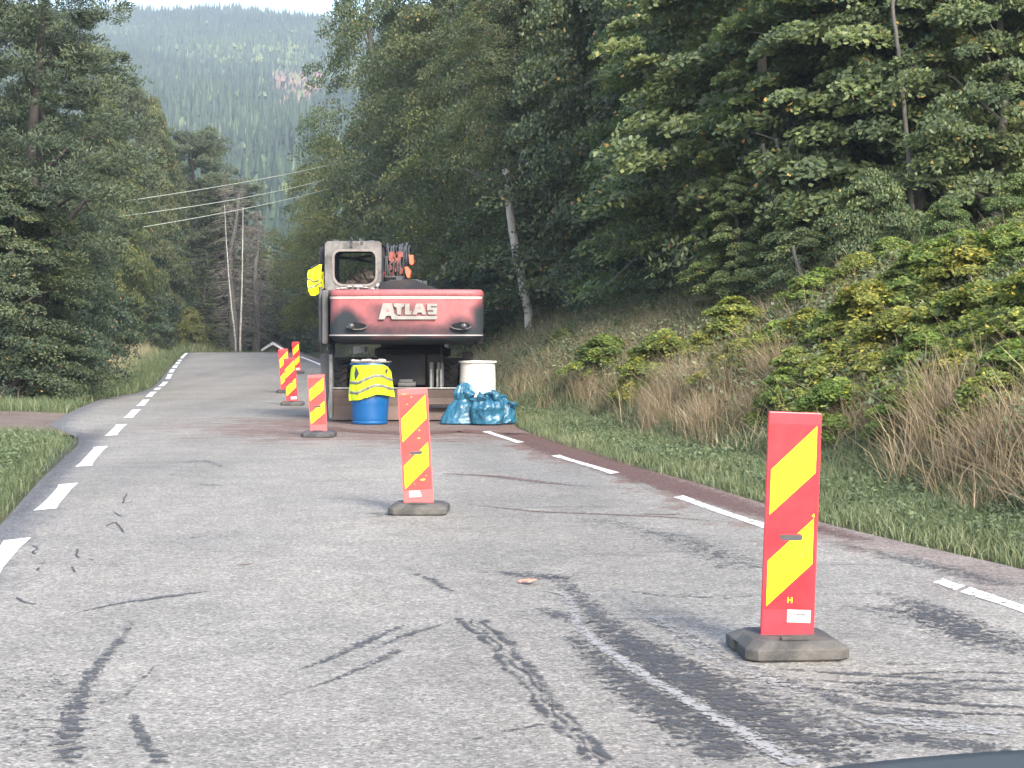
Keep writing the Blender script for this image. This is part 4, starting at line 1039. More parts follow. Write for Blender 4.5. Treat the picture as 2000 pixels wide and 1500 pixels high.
body = cloth_patch(S1, T_, B_, L_, R_, name='fabric', m=M_HV, parent=vest, origin=VO)
def strip(S, pts, w, nm, m, parent, origin, off):
    f = interp([((x - pts[0][0]) / (pts[-1][0] - pts[0][0]), y) for x, y in pts])
    return cloth_patch(S, lambda u: f(u) - w / 2, lambda u: f(u) + w / 2, lambda v: pts[0][0], lambda v: pts[-1][0], 60, 3, off, nm, m, parent, origin, .002)
strip(S1, [(683.4, 747), (700, 748), (714, 741), (732, 734), (748, 734.5), (758, 740), (767, 742)], 5.6, 'reflective_band', M_REFL, body, VO, .006)
strip(S1, [(682.4, 766), (698, 768), (712, 761), (732, 752.5), (749, 754), (758, 758), (769, 760)], 5.6, 'reflective_band', M_REFL, body, VO, .006)
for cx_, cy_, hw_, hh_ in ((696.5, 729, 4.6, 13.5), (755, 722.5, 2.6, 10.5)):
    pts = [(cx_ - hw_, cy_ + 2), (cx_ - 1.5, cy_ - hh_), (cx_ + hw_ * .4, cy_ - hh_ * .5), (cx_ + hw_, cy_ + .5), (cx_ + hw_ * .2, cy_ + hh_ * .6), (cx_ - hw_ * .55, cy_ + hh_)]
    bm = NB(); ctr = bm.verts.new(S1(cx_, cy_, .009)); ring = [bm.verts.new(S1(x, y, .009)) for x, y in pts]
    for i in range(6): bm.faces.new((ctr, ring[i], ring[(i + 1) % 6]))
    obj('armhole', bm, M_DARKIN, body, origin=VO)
# the vest hung on the mirror arm
VO2 = (-3.45, 31.3, 2.3)
vest2 = thing('hanging_vest', 'crumpled yellow high-visibility vest hung on the mirror arm left of the cab', 'vest', VO2)
def S2(px, py, off):
    Y = 31.15 - .03 * math.sin((px - 600) * .28 + 1) - .05 * mnoise.noise(Vector((px * .07, py * .09, 3))) - .06 * math.exp(-((px - 619) / 8) ** 2 - ((py - 541) / 8) ** 2) - off
    return Vector(((px - 1000) / FPX * Y, Y, CH + (HOR - py) / FPX * Y))
bd2 = cloth_patch(S2, interp([(0, 528.5), (.3, 525), (.8, 516.5), (1, 516.5)]), interp([(0, 577), (.4, 577.5), (.8, 573), (1, 569)]), interp([(0, 602), (.15, 600.5), (.5, 600), (.8, 602), (1, 606)]), interp([(0, 629), (.2, 627.5), (.6, 628), (1, 628)]), 50, 50, 0, 'fabric', M_HV2, vest2, VO2)
strip(S2, [(600.4, 544.5), (606, 546), (613, 550.5), (620, 549), (627, 542)], 3.4, 'reflective_band', M_REFL, bd2, VO2, .006)
strip(S2, [(602, 562), (611, 560.5), (620, 556), (627.5, 551.5)], 3.8, 'reflective_band', M_REFL, bd2, VO2, .006)
cloth_patch(lambda a, b, o_: S2(a, b, o_) + Vector((0, -.06, 0)), interp([(0, 531), (1, 531)]), interp([(0, 565), (1, 563)]), interp([(0, 630.5), (.4, 631), (.5, 630), (1, 631)]), interp([(0, 632.5), (.25, 633), (.45, 632), (1, 634)]), 8, 30, 0, 'fabric_flap', M_HV2, vest2, VO2)

# rubbish bags
m = NT('blue_bag_film'); v = m.coords()
c = m.ramp(m.noise(4, 6, .65, v), [(.3, (.010, .062, .105)), (.55, (.018, .095, .155)), (.75, (.030, .125, .195))]); m.col(c); m.rough(.28)
m.bump(m.noise(7, 5, .6, v, 1.5), .55, .03); M_BAG = m.m
def bag(px, d, label, prof, seed, lean=(0, 0), squash=1.0, pleat=.10, ears=True, rot=0):
    X = (px - 1000) / FPX * d; t = thing('rubbish_bag', label, 'rubbish bag', (X, d, .008), 'blue rubbish bags piled by the white barrel')
    hs = [p[1] for p in prof]; rsd = [p[0] for p in prof]; hmax = hs[-1]
    n, mm = 110, 80; bm = NB(); g = []; neck = min((r, h) for r, h in prof[2:-1])[1] if len(prof) > 4 else hmax
    rsn = np.random.default_rng(seed * 13); pn = rsn.normal(size=(90, 3)); pn /= np.linalg.norm(pn, axis=1, keepdims=True); pc_ = rsn.uniform(.80, 1.0, 90)
    for j in range(mm + 1):
        h = hmax * j / mm; r = float(np.interp(h, hs, rsd)); row = []
        near = math.exp(-((h - neck) / (.16)) ** 2)
        for i in range(n):
            a = 2 * math.pi * i / n; ca, sa = math.cos(a), math.sin(a)
            q = Vector((ca * 1.3, sa * 1.3, h * 3.2)) + Vector((seed * 7.1, 0, 0))
            ridge = 1 - abs(mnoise.noise(q * 1.7)) * 2; ridge2 = 1 - abs(mnoise.noise(q * 3.9 + Vector((3, 3, 3)))) * 2
            dv = np.array([ca, sa, (h / hmax - .42) * 1.9]); dl = np.linalg.norm(dv); dt = pn @ (dv / dl); ok = dt > .25; fac = min(1.25, float((pc_[ok] / dt[ok]).min()))
            k = fac * 1.10 * (1 + .10 * mnoise.noise(q * .9) + .07 * (ridge - .6) + .02 * (ridge2 - .6)) + near * pleat * math.sin(a * 13 + 2 * mnoise.noise(q)) 
            rr2 = r * k; u = h / hmax
            row.append(bm.verts.new((rr2 * ca + lean[0] * u ** 1.5, rr2 * sa * squash + lean[1] * u, h * (1 + .06 * mnoise.noise(q * 1.1) * min(1, u * 3)))))
        g.append(row)
    for j in range(mm):
        for i in range(n): bm.faces.new((g[j][i], g[j][(i + 1) % n], g[j + 1][(i + 1) % n], g[j + 1][i]))
    bm.faces.new(g[0][::-1]); bm.faces.new(g[-1])
    obj('film', bm, M_BAG, t, smooth='auto')
    if ears:
        bm = NB()
        for (dx, dz, w, l, an) in ears:
            V = []
            for i in range(9):
                for j in range(5):
                    u = i / 8; w_ = w * (.35 + .65 * u) * (j / 4 - .5) * 2
                    p = Vector((u * l * math.cos(an) - w_ * math.sin(an), -.10 - .05 * math.sin(u * 3) + .03 * math.sin(j * 2.3), u * l * math.sin(an) + w_ * math.cos(an)))
                    p += Vector((dx, 0, dz)); p += Vector([.03 * mnoise.noise(p * 9 + Vector((k, seed, 0))) for k in (0, 5, 9)]); V.append(bm.verts.new(p))
            for i in range(8):
                for j in range(4): bm.faces.new((V[i * 5 + j], V[i * 5 + j + 1], V[i * 5 + j + 6], V[i * 5 + j + 5]))
        o = obj('tied_ends', bm, M_BAG, t, smooth=True); md = o.modifiers.new('thick', 'SOLIDIFY'); md.thickness = .004
    t.rotation_euler = (0, 0, rot); t.scale = (1.04, 1.04, .90)
    return t
bag(904, 30.0, 'blue rubbish bag with a wide base and a flopped open top, leftmost of the pile', [(.30, 0), (.33, .015), (.32, .08), (.26, .24), (.22, .36), (.17, .42), (.155, .45), (.17, .50), (.185, .58), (.12, .70), (.03, .76)], 1, (.03, .0), .7, .12, [(.10, .46, .09, .24, -.25), (.02, .50, .10, .18, .9), (.16, .40, .07, .16, -.5)])
bag(953, 29.75, 'bulging blue rubbish bag knotted at the top, middle of the pile', [(.20, 0), (.25, .02), (.275, .12), (.27, .30), (.22, .42), (.11, .50), (.07, .53), (.11, .57), (.05, .60)], 2, (.04, 0), .8, .16, [(.04, .48, .08, .17, .3), (.02, .47, .08, .20, 2.8), (.06, .5, .05, .15, 1.2)])
bag(982, 30.05, 'blue rubbish bag slumped against the grass bank, rightmost of the pile', [(.16, 0), (.20, .02), (.215, .12), (.20, .28), (.15, .40), (.08, .455), (.06, .48), (.09, .51), (.03, .53)], 3, (-.02, .02), .8, .16, [(.10, .40, .05, .14, -.4)])

# orange scrap lying on the dark scuff
g = G(1030, 1141); bm = NB()
for j in range(7):
    for i in range(9):
        x = (i / 8 - .5) * .105; y = (j / 6 - .5) * .075; bm.verts.new((x * (1 - .35 * abs(j / 6 - .5)) + .01 * math.sin(j), y + .02 * math.sin(i * .9), .006 + .018 * abs(mnoise.noise(Vector((i * .6, j * .6, 4)))) + .012 * (i / 8)))
bm.verts.ensure_lookup_table()
for j in range(6):
    for i in range(8):
        if (i, j) in ((0, 0), (1, 0), (0, 1), (7, 5), (6, 5), (7, 4), (0, 5), (7, 0)): continue
        a = j * 9 + i; bm.faces.new([bm.verts[k] for k in (a, a + 1, a + 10, a + 9)])
bmesh.ops.delete(bm, geom=[v_ for v_ in bm.verts if not v_.link_faces], context='VERTS')
o = obj('orange_scrap', bm, simple('faded_orange_plastic', (.85, .25, .15), .6, .15, 20, .1), None, loc=(g[0], g[1], .004), smooth=True)
md = o.modifiers.new('t', 'SOLIDIFY'); md.thickness = .003
tag(o, 'small orange scrap of torn plastic lying on the dark scuffed asphalt', 'scrap')

# little shelter with a white gabled roof beyond the crest
sY = 116.0; sx0, sz0 = XZ(533, 0, sY)[0], float(ground_z(XZ(533, 0, sY)[0], sY))
sh = thing('small_shelter', 'small dark shelter with white gable boards just beyond the road crest', 'shelter', (sx0, sY, sz0))
ridge = CH + (HOR - 668.5) / FPX * sY - sz0; eave = CH + (HOR - 682) / FPX * sY - sz0; hw_ = 22 * sY / FPX
bm = NB(); prism(bm, [(-hw_ * .82, 0), (hw_ * .82, 0), (hw_ * .82, eave + .1), (0, ridge - .12), (-hw_ * .82, eave + .1)], .15, 1.9); obj('wall', bm, simple('dark_boards', (.06, .055, .05), .8, .3, 5, .2), sh)
for s in (-1, 1):
    bm = NB(); prism(bm, [(0, ridge), (s * hw_, eave), (s * hw_, eave - .10), (0, ridge - .10)][::s], .0, 2.1); r_ = obj('roof', bm, simple('roofing_felt', (.10, .10, .10), .8, .3, 5, .2), sh)
    bm = NB(); prism(bm, [(0, ridge + .03), (s * hw_ * 1.04, eave + .01), (s * hw_ * 1.04, eave - .16), (0, ridge - .15)][::s], -.04, -.002); obj('barge_board', bm, simple('white_boards', (.80, .80, .78), .5, .08, 5, .1), r_, origin=(0, 0, 0))

# overhead wires
M_WIRE = simple('bright_wire', (.22, .25, .22), .5, .1, 4, 0, metal=.2)
for k, (a, b, c_, lab) in enumerate([((60, 418), (470, 357), (720, 303), 'topmost of the three pale overhead wires crossing above the road'),
                                   ((30, 444), (450, 391), (720, 325), 'middle one of the three pale overhead wires crossing above the road'),
                                   ((30, 480), (450, 413), (720, 346), 'lowest of the three pale overhead wires crossing above the road')]):
    pa, pb, pc = P(*a, 74), P(*b, 78), P(*c_, 82); bm = NB(); pts = []
    for i in range(41):
        t = i / 40; pts.append(pa * (1 - t) ** 2 + (pb * 2 - (pa + pc) * .5) * 2 * t * (1 - t) + pc * t * t)
    tube(bm, pts, .018, 6)
    tag(obj('overhead_wire', bm, M_WIRE, None, origin=pa, loc=pa, smooth=True), lab, 'wire', 'overhead wires')

# bonnet of the car the photograph was taken from
m = NT('dark_car_paint'); m.col((.030, .036, .033)); m.rough(.5); M_CARP = m.m
car = thing('car', 'dark green-grey bonnet of a car poking into the bottom right corner', 'car', (.85, 1.9, 0)); car['_w'] = 1
bm = NB(); n1, n2 = 30, 24; g1_ = []
def bz(x, y): return .964 - .0605 * ((x - .85) / .85) ** 2 - .10 * max(0, (y - 1.9)) ** 2 - .5 * max(0, abs(x - .85) - .62) ** 2
for j in range(n2 + 1):
    y = 1.15 + 1.25 * j / n2; g1_.append([bm.verts.new((.05 + 1.6 * i / n1, y - (.16 * ((i / n1 - .5) * 2) ** 2 if y > 1.9 else 0), bz(.05 + 1.6 * i / n1, y))) for i in range(n1 + 1)])
for j in range(n2):
    for i in range(n1): bm.faces.new((g1_[j][i], g1_[j][i + 1], g1_[j + 1][i + 1], g1_[j + 1][i]))
bo = obj('bonnet', bm, M_CARP, car, smooth=True); md = bo.modifiers.new('t', 'SOLIDIFY'); md.thickness = .02
bm = NB(); box(bm, .02, 1.68, 1.1, 2.36, .30, .70, .1, 3); obj('body', bm, M_CARP, car, smooth='auto')
bm = NB(); box(bm, .08, 1.62, 2.30, 2.46, .28, .52, .05, 3); obj('bumper', bm, M_RUBD, car, smooth='auto')
for x in (.28, 1.42): bm = NB(); lathe(bm, [(.001, .06), (.07, .05), (.10, 0), (.10, -.1)], (x, 2.34, .62), 20, 'Y', False); obj('headlight', bm, M_LAMP, car, smooth='auto')
del car['_w']
# ------------------------------------------------------------------ vegetation
def unit(v): return v / np.maximum(np.linalg.norm(v, axis=-1, keepdims=True), 1e-9)
def leaf_quads(c, nrm, L, W, r, axis=None):
    n = len(c); nrm = unit(nrm)
    a = r.normal(size=(n, 3)) if axis is None else axis
    t = unit(a - (a * nrm).sum(1, keepdims=True) * nrm); b = np.cross(nrm, t)
    L = np.broadcast_to(np.asarray(L, float).reshape(-1, 1), (n, 1)); W = np.broadcast_to(np.asarray(W, float).reshape(-1, 1), (n, 1))
    V = np.stack([c - t * L * .5, c + b * W * .5 + t * L * .05 - nrm * W * .12, c + t * L * .5, c - b * W * .5 + t * L * .05 - nrm * W * .12], 1).reshape(-1, 3)
    return V, np.arange(n * 4).reshape(n, 4)

def wood_mesh(name, H, R, r, limbs=14, bend=.3, z0=.25, sides=7, tips=None, r0=None):
    bm = NB(); r0 = r0 or .035 * H ** .8
    pts = [(bend * math.sin(i * .9 + r.random()) * i / 9, bend * math.cos(i * .7) * i / 9, H * .93 * i / 9) for i in range(10)]
    tube(bm, pts, [r0 * (1.25 if i == 0 else 1) * (1 - i / 10) ** .8 + .008 for i in range(10)], sides)
    tips = tips if tips is not None else []
    for k in range(min(limbs, len(tips))):
        tip = Vector(tips[k]); z = max(H * z0 * .6, tip.z - (math.hypot(tip.x, tip.y)) * r.uniform(.3, .9)); z = min(z, H * .85)
        i = z / (H * .93) * 9; i0 = int(min(i, 8)); f = i - i0; s = Vector(pts[i0]).lerp(Vector(pts[i0 + 1]), f)
        mid = s.lerp(tip, .5) + Vector((0, 0, .12 * (tip - s).length))
        rr = r0 * (1 - z / H) * .45 + .012
        tube(bm, [s, mid, tip], [rr, rr * .6, .006], 5, False)
    me = bpy.data.meshes.new(name); bm.to_mesh(me); bm.free()
    me.polygons.foreach_set('use_smooth', [True] * len(me.polygons)); return me

def crown_broad(seed, H=10, R=2.8, z0=.18, clumps=150, per=230, L=.10, flat=.5, cr=(.45, .95), droop=0.0, shape=.6, top=1.0):
    """layered leaf clumps; light tops, hollow shade between them"""
    r = np.random.default_rng(seed); C_ = []; 
    t = r.random(clumps * 3) ** .85; t = t[:clumps]
    prof = np.sin(np.clip(t * .86 + .14, 0, 1) ** shape * np.pi) ** .55
    rad = R * prof * (.35 + .65 * np.sqrt(r.random(clumps))); ang = r.uniform(0, 2 * np.pi, clumps)
    lob = 1 + .22 * np.sin(ang * 3 + seed) + .15 * np.sin(ang * 5 + t * 9)
    cx, cy = rad * lob * np.cos(ang), rad * lob * np.sin(ang); cz = H * (z0 + (1 - z0) * t * top)
    cen = np.stack([cx, cy, cz], 1); cs = r.uniform(cr[0], cr[1], clumps) * (1.15 - .5 * t)
    idx = np.repeat(np.arange(clumps), per); n = len(idx)
    u = unit(r.normal(size=(n, 3))); u[:, 2] = np.where(u[:, 2] < -.25, -u[:, 2], u[:, 2])
    rr = cs[idx][:, None] * (r.random((n, 1)) ** .33)
    off = u * rr; off[:, 2] *= flat if droop == 0 else (flat + droop)
    outw = unit(cen * [1, 1, 0] + 1e-6)[idx]
    off[:, 2] -= .25 * (off * outw).sum(1) * (1 if droop == 0 else 1.5)
    c = cen[idx] + off
    if droop == 0: nrm = np.array([0, 0, 1.0]) * .75 + outw * .55 + r.normal(0, .5, (n, 3)); ax = None
    else: nrm = outw * .7 + r.normal(0, .6, (n, 3)) + [0, 0, .25]; ax = np.array([0, 0, -1.0]) + r.normal(0, .35, (n, 3))
    V, F = leaf_quads(c, nrm, L * r.uniform(.7, 1.3, n), L * .62 * r.uniform(.8, 1.2, n), r, ax)
    ct = r.normal(0, .11, clumps); tint = .45 + ct[idx] + r.normal(0, .13, n)
    yel = r.random(n) < .012; tint = np.where(yel, r.uniform(.9, 1, n), np.clip(tint, 0, .86))
    order = np.argsort(-rad)
    return V, F, tint, cen[order]
def crown_spruce(seed, H=12, R=2.2, z0=.03, per=1.0, L=.22):
    r = np.random.default_rng(seed); Cs = []; Ns = []; As = []; S = []
    nl = int(34)
    for k in range(nl):
        t = k / nl; z = H * (z0 + (1 - z0) * t); Rz = R * (1 - t) ** .85 * r.uniform(.85, 1.12) + .08; nb = int(7 + 9 * (1 - t))
        for b in range(nb):
            a = 2 * math.pi * (b + r.random() * .8) / nb + k; lb = Rz * r.uniform(.75, 1.1); m_ = max(6, int(lb * 34 * per))
            s = r.random(m_) ** .75; side = r.normal(0, .13 + .10 * (1 - s)) * lb * .55
            dr = -.30 * s * lb + .12 * (s ** 3) * lb
            ca, sa = math.cos(a), math.sin(a)
            p = np.stack([ca * s * lb - sa * side, sa * s * lb + ca * side, z + dr + r.normal(0, .05, m_) - np.abs(side) * .25], 1)
            d = np.stack([np.full(m_, ca) - sa * np.sign(side) * .8, np.full(m_, sa) + ca * np.sign(side) * .8, np.full(m_, -.45)], 1) + r.normal(0, .25, (m_, 3))
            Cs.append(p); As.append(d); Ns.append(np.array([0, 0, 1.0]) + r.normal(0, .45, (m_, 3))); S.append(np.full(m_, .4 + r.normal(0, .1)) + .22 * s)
    c = np.concatenate(Cs); n = len(c); V, F = leaf_quads(c, np.concatenate(Ns), L * r.uniform(.7, 1.3, n), L * .30, r, np.concatenate(As))
    return V, F, np.clip(np.concatenate(S) + r.normal(0, .1, n), 0, 1), np.zeros((0, 3))
def crown_pine(seed, H=12, R=3.0, z0=.35, clumps=110, per=260, L=.17):
    r = np.random.default_rng(seed); t = r.random(clumps) ** .8
    prof = np.sin((t * .8 + .2) * np.pi * .93) ** .5; ang = r.uniform(0, 6.283, clumps); rad = R * prof * (.12 + .88 * r.random(clumps) ** .6) * (1 + .25 * np.sin(ang * 2 + seed))
    cen = np.stack([rad * np.cos(ang), rad * np.sin(ang), H * (z0 + (1 - z0) * t)], 1); cs = r.uniform(.35, .8, clumps)
    idx = np.repeat(np.arange(clumps), per); n = len(idx); u = unit(r.normal(size=(n, 3))); off = u * cs[idx][:, None] * r.random((n, 1)) ** .4; off[:, 2] = off[:, 2] * .45
    # needles grouped in tufts
    g = r.integers(0, 14, n); gd = unit(r.normal(size=(clumps, 14, 3))) * .5; gd[..., 2] *= .45
    off = off * .45 + gd[idx, g] * cs[idx][:, None] * 1.5
    d = unit(off) + [0, 0, .55] + r.normal(0, .45, (n, 3))
    V, F = leaf_quads(cen[idx] + off, r.normal(size=(n, 3)) + [0, 0, .5], L * r.uniform(.7, 1.2, n), L * .20, r, d)
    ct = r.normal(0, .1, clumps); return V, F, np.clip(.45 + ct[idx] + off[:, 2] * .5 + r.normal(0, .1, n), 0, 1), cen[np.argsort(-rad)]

M_LEAF = leaf_mat('broad_leaves', [(0, (.036, .052, .036)), (.4, (.062, .085, .050)), (.62, (.092, .118, .060)), (.85, (.14, .162, .075)), (.93, (.30, .20, .07)), (1, (.28, .13, .06))], .44, .5)
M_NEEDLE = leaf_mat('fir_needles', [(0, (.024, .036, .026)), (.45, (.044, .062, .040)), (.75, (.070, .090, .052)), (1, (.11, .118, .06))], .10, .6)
M_SHRUB = leaf_mat('turning_leaves', [(0, (.060, .078, .034)), (.35, (.105, .142, .045)), (.6, (.185, .215, .058)), (.8, (.31, .30, .07)), (.93, (.50, .43, .06)), (1, (.40, .18, .10))], .45, .6)
def bark(name, a, b, spots=None):
    m = NT(name); v = m.coords((1, 1, .35)); c = m.ramp(m.noise(7, 8, .75, v), [(.35, a), (.65, b)])
    if spots: c = m.mix(m.ramp(m.noise(3.2, 6, .8, m.coords((1.2, 1.2, 5.5)), .6), [(.56, 0.0), (.61, 1.0)]), c, spots)
    m.col(c); m.rough(.9); m.bump(m.noise(12, 6, .7, v), .5, .02); return m.m
M_BARK = bark('grey_bark', (.045, .043, .038), (.105, .098, .084)); M_BIRCH = bark('birch_bark', (.34, .32, .28), (.54, .51, .45), (.035, .030, .028)); M_BIRCH2 = bark('far_birch_bark', (.20, .19, .17), (.42, .40, .36), (.05, .045, .04)); M_PBARK = bark('pine_bark', (.022, .020, .018), (.050, .040, .033))

PROTO = {}
def proto(key, kind, wood, seed, limbs=16, bend=.3, **kw):
    r = random.Random(seed); H = kw.get('H', 10)
    if kind == 'broad': V, F, t, cen = crown_broad(seed, **kw); lm = M_LEAF
    elif kind == 'shrub': V, F, t, cen = crown_broad(seed, **kw); lm = M_SHRUB
    elif kind == 'spruce': V, F, t, cen = crown_spruce(seed, **kw); lm = M_NEEDLE
    else: V, F, t, cen = crown_pine(seed, **kw); lm = M_NEEDLE
    cm = np_mesh(key + '_crown', V, F, t); cm.materials.append(lm)
    wm_ = wood_mesh(key + '_trunk', H, 0, r, limbs, bend, tips=[tuple(x) for x in cen[::max(1, len(cen) // limbs)]] if len(cen) else None, r0=kw.get('r0')); wm_.materials.append(wood)
    if kind == 'spruce': pass
    PROTO[key] = (cm, wm_, H)
proto('bl1', 'broad', M_BARK, 11, H=10, R=3.0, clumps=190, per=230, L=.115)
proto('bl2', 'broad', M_BARK, 12, H=10, R=2.7, clumps=170, per=240, L=.11, shape=.75)
proto('bl3', 'broad', M_BARK, 13, H=10, R=3.3, clumps=200, per=220, L=.12, flat=.38, cr=(.5, 1.1), shape=.5)
proto('bl6', 'broad', M_BARK, 16, H=10, R=3.1, z0=.10, clumps=230, per=240, L=.155, flat=.55, cr=(.4, .85), shape=.5)
proto('bl7', 'broad', M_BARK, 17, H=10, R=2.9, z0=.14, clumps=220, per=240, L=.16, flat=.55, cr=(.4, .9), shape=.6)
proto('ap1', 'broad', M_BARK, 21, H=13, R=2.6, clumps=210, per=230, L=.095, droop=.5, shape=.7, z0=.12)
proto('ap2', 'broad', M_BARK, 22, H=13, R=2.3, clumps=190, per=240, L=.09, droop=.7, shape=.8, z0=.14)
proto('ap3', 'broad', M_BARK, 23, H=13, R=2.9, clumps=220, per=220, L=.10, droop=.35, shape=.6, z0=.10)
proto('bl4', 'broad', M_BARK, 14, H=10, R=3.0, z0=.01, clumps=290, per=210, L=.12, shape=.42, cr=(.5, 1.0))
proto('bl5', 'broad', M_BARK, 15, H=10, R=2.6, z0=.01, clumps=270, per=210, L=.11, shape=.5, cr=(.45, .9), droop=.25)
proto('us1', 'broad', M_BARK, 31, H=4, R=2.0, z0=.02, clumps=110, per=170, L=.11, cr=(.35, .7), shape=.42, limbs=10)
proto('us2', 'broad', M_BARK, 32, H=4, R=1.8, z0=.02, clumps=100, per=170, L=.12, cr=(.35, .7), shape=.5, droop=.2, limbs=10)
proto('sh1', 'shrub', M_BARK, 41, H=2.2, R=1.15, z0=.03, clumps=80, per=150, L=.115, cr=(.26, .50), shape=.5, flat=.7, limbs=9)
proto('sh2', 'shrub', M_BARK, 42, H=2.2, R=1.0, z0=.05, clumps=70, per=150, L=.125, cr=(.26, .48), shape=.6, flat=.65, limbs=9)
proto('sp1', 'spruce', M_BARK, 51, H=12, R=2.4); proto('sp2', 'spruce', M_BARK, 52, H=12, R=1.9)
proto('pi1', 'pine', M_PBARK, 61, H=12, R=3.0, z0=.24, clumps=230, per=420, L=.15); proto('pi2', 'pine', M_PBARK, 62, H=12, R=2.4, z0=.24, clumps=170, per=380, L=.16)
# a see-through dead crown of grey twigs
def twig_crown(seed, H=10, R=1.8):
    r = random.Random(seed); bm = NB()
    for k in range(260):
        z = H * (.12 + .85 * r.random()); a = r.random() * 6.283; l = R * (1 - (z / H) ** 2 * .7) * r.uniform(.4, 1)
        p0 = Vector((0, 0, z)); p1 = p0 + Vector((math.cos(a) * l * .6, math.sin(a) * l * .6, -.05 * l)); p2 = p0 + Vector((math.cos(a + .2) * l, math.sin(a + .2) * l, -.25 * l))
        tube(bm, [p0, p1, p2], [.018, .010, .004], 3, False)
        for q in range(4):
            s = p1.lerp(p2, r.random()); e = s + Vector((r.uniform(-.4, .4), r.uniform(-.4, .4), -r.uniform(.05, .4))); tube(bm, [s, e], [.007, .003], 3, False)
    me = bpy.data.meshes.new('twigs'); bm.to_mesh(me); bm.free(); me.materials.append(M_TWIG); return me
M_TWIG = simple('dead_twigs', (.12, .105, .09), .9, .3, 5, 0)
PROTO['dead'] = (twig_crown(71), wood_mesh('dead_trunk', 10, 0, random.Random(3), 0, .2), 10); PROTO['dead'][1].materials.append(M_BARK)

NAMES = {'bl': ('broadleaf_tree', 'tree'), 'ap': ('birch_tree', 'tree'), 'us': ('leafy_bush', 'bush'), 'sh': ('shrub', 'shrub'), 'sp': ('spruce_tree', 'tree'), 'pi': ('pine_tree', 'tree'), 'de': ('dead_tree', 'tree')}
def plant(key, X, Y, H, label, group=None, tint=(1, 1, 1), rot=None, wide=1.0, tilt=0, zoff=-.1, wood=None, z=None):
    cm, wm_, h0 = PROTO[key]; nm, cat = NAMES[key[:2]]
    zb = float(ground_z(X, Y)) if z is None else z
    t = thing(nm, label, cat, (X, Y, zb + zoff), group); s = H / h0
    t.rotation_euler = (0, math.radians(tilt), random.uniform(0, 6.28) if rot is None else rot)
    if tilt: t.rotation_euler = (0, math.radians(tilt), 0)
    t.scale = (s * wide, s * wide, s)
    c = link_mesh('crown', cm, None, t); c.color = (*tint, 1)
    w = link_mesh('trunk', wm_, None, t)
    if tilt: c.rotation_euler = w.rotation_euler = (0, 0, rot or 0)
    return t
def tree_px(key, px, top, d, label, group=None, **kw):
    X = (px - 1000) / FPX * d; zb = float(ground_z(X, d)); H = CH + (HOR - top) / FPX * d - zb
    return plant(key, X, d, max(H, .5), label, group, **kw)
GRN = (1.15, 1.15, 1.1); DK = (.82, .92, 1.08); BL = (.95, 1.06, 1.18); YG = (1.8, 1.5, .85); LT = (1.45, 1.4, 1.1); OL = (1.35, 1.2, .95); BR = (1.5, 1.0, .75)

# --- left side, named trees (front row)
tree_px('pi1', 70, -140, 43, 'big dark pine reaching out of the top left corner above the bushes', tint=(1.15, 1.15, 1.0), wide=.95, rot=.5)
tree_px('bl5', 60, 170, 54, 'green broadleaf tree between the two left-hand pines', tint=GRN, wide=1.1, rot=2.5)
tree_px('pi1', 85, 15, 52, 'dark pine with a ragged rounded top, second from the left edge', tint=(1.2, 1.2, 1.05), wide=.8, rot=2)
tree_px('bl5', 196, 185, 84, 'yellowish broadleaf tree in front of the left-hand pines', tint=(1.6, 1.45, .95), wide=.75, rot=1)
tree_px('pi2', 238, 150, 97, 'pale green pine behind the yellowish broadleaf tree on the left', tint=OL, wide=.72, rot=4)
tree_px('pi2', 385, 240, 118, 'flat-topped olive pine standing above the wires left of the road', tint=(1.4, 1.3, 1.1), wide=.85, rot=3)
tree_px('bl4', 20, 330, 41, 'dark broadleaf tree under the big pine at the left edge', tint=GRN, rot=.3, wide=1.2)
tree_px('bl5', 85, 300, 46, 'dense dark green broadleaf tree reaching the left verge', tint=BL, rot=2.3, wide=1.05)
tree_px('bl4', 222, 260, 90, 'mid green broadleaf tree at the wires, left of the road', tint=OL, rot=5, wide=.8)
tree_px('bl5', 283, 330, 108, 'dull green broadleaf tree beside the road under the wires', tint=BL, rot=2, wide=.8)
tree_px('us1', 10, 560, 41, 'dark leafy bush at the left frame edge above the gravel track', tint=DK, wide=1.2)
tree_px('us2', 85, 540, 44, 'largest dark bush overhanging the left verge by the gravel track', tint=DK, wide=1.2)
tree_px('us1', 128, 500, 49, 'dark bush at the right end of the overhanging left thicket', tint=DK, wide=.85)
tree_px('us2', 185, 520, 74, 'bluish green bush behind the dry grass on the left verge', tint=BL, wide=1.0)
tree_px('us1', 232, 520, 90, 'bluish green rounded bush beside the road, farthest along the left verge', tint=BL, wide=1.1)
tree_px('us2', 282, 545, 104, 'dark bush where the left verge meets the crest of the road', tint=DK, wide=1.1)
tree_px('bl5', 300, 205, 108, 'tall olive green tree closing the gap left of the flat-topped pine', tint=OL, rot=1, wide=.55)
tree_px('bl5', 330, 300, 122, 'olive tree between the bushes and the twin white trunks', tint=OL, wide=.85)
tree_px('us1', 335, 560, 116, 'dark bush below the wires at the left end of the road crest', tint=BL, wide=1.2)
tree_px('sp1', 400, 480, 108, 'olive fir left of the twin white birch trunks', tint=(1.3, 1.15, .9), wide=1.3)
tree_px('us2', 372, 600, 104, 'yellow-tinged bush left of the twin birch trunks', tint=YG, wide=.9)
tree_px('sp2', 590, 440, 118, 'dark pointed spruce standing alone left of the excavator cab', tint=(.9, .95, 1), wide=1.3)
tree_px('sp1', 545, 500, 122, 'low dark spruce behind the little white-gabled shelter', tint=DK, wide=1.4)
tree_px('sp1', 640, 480, 126, 'dark spruce hidden behind the excavator cab', tint=DK, wide=1.4)
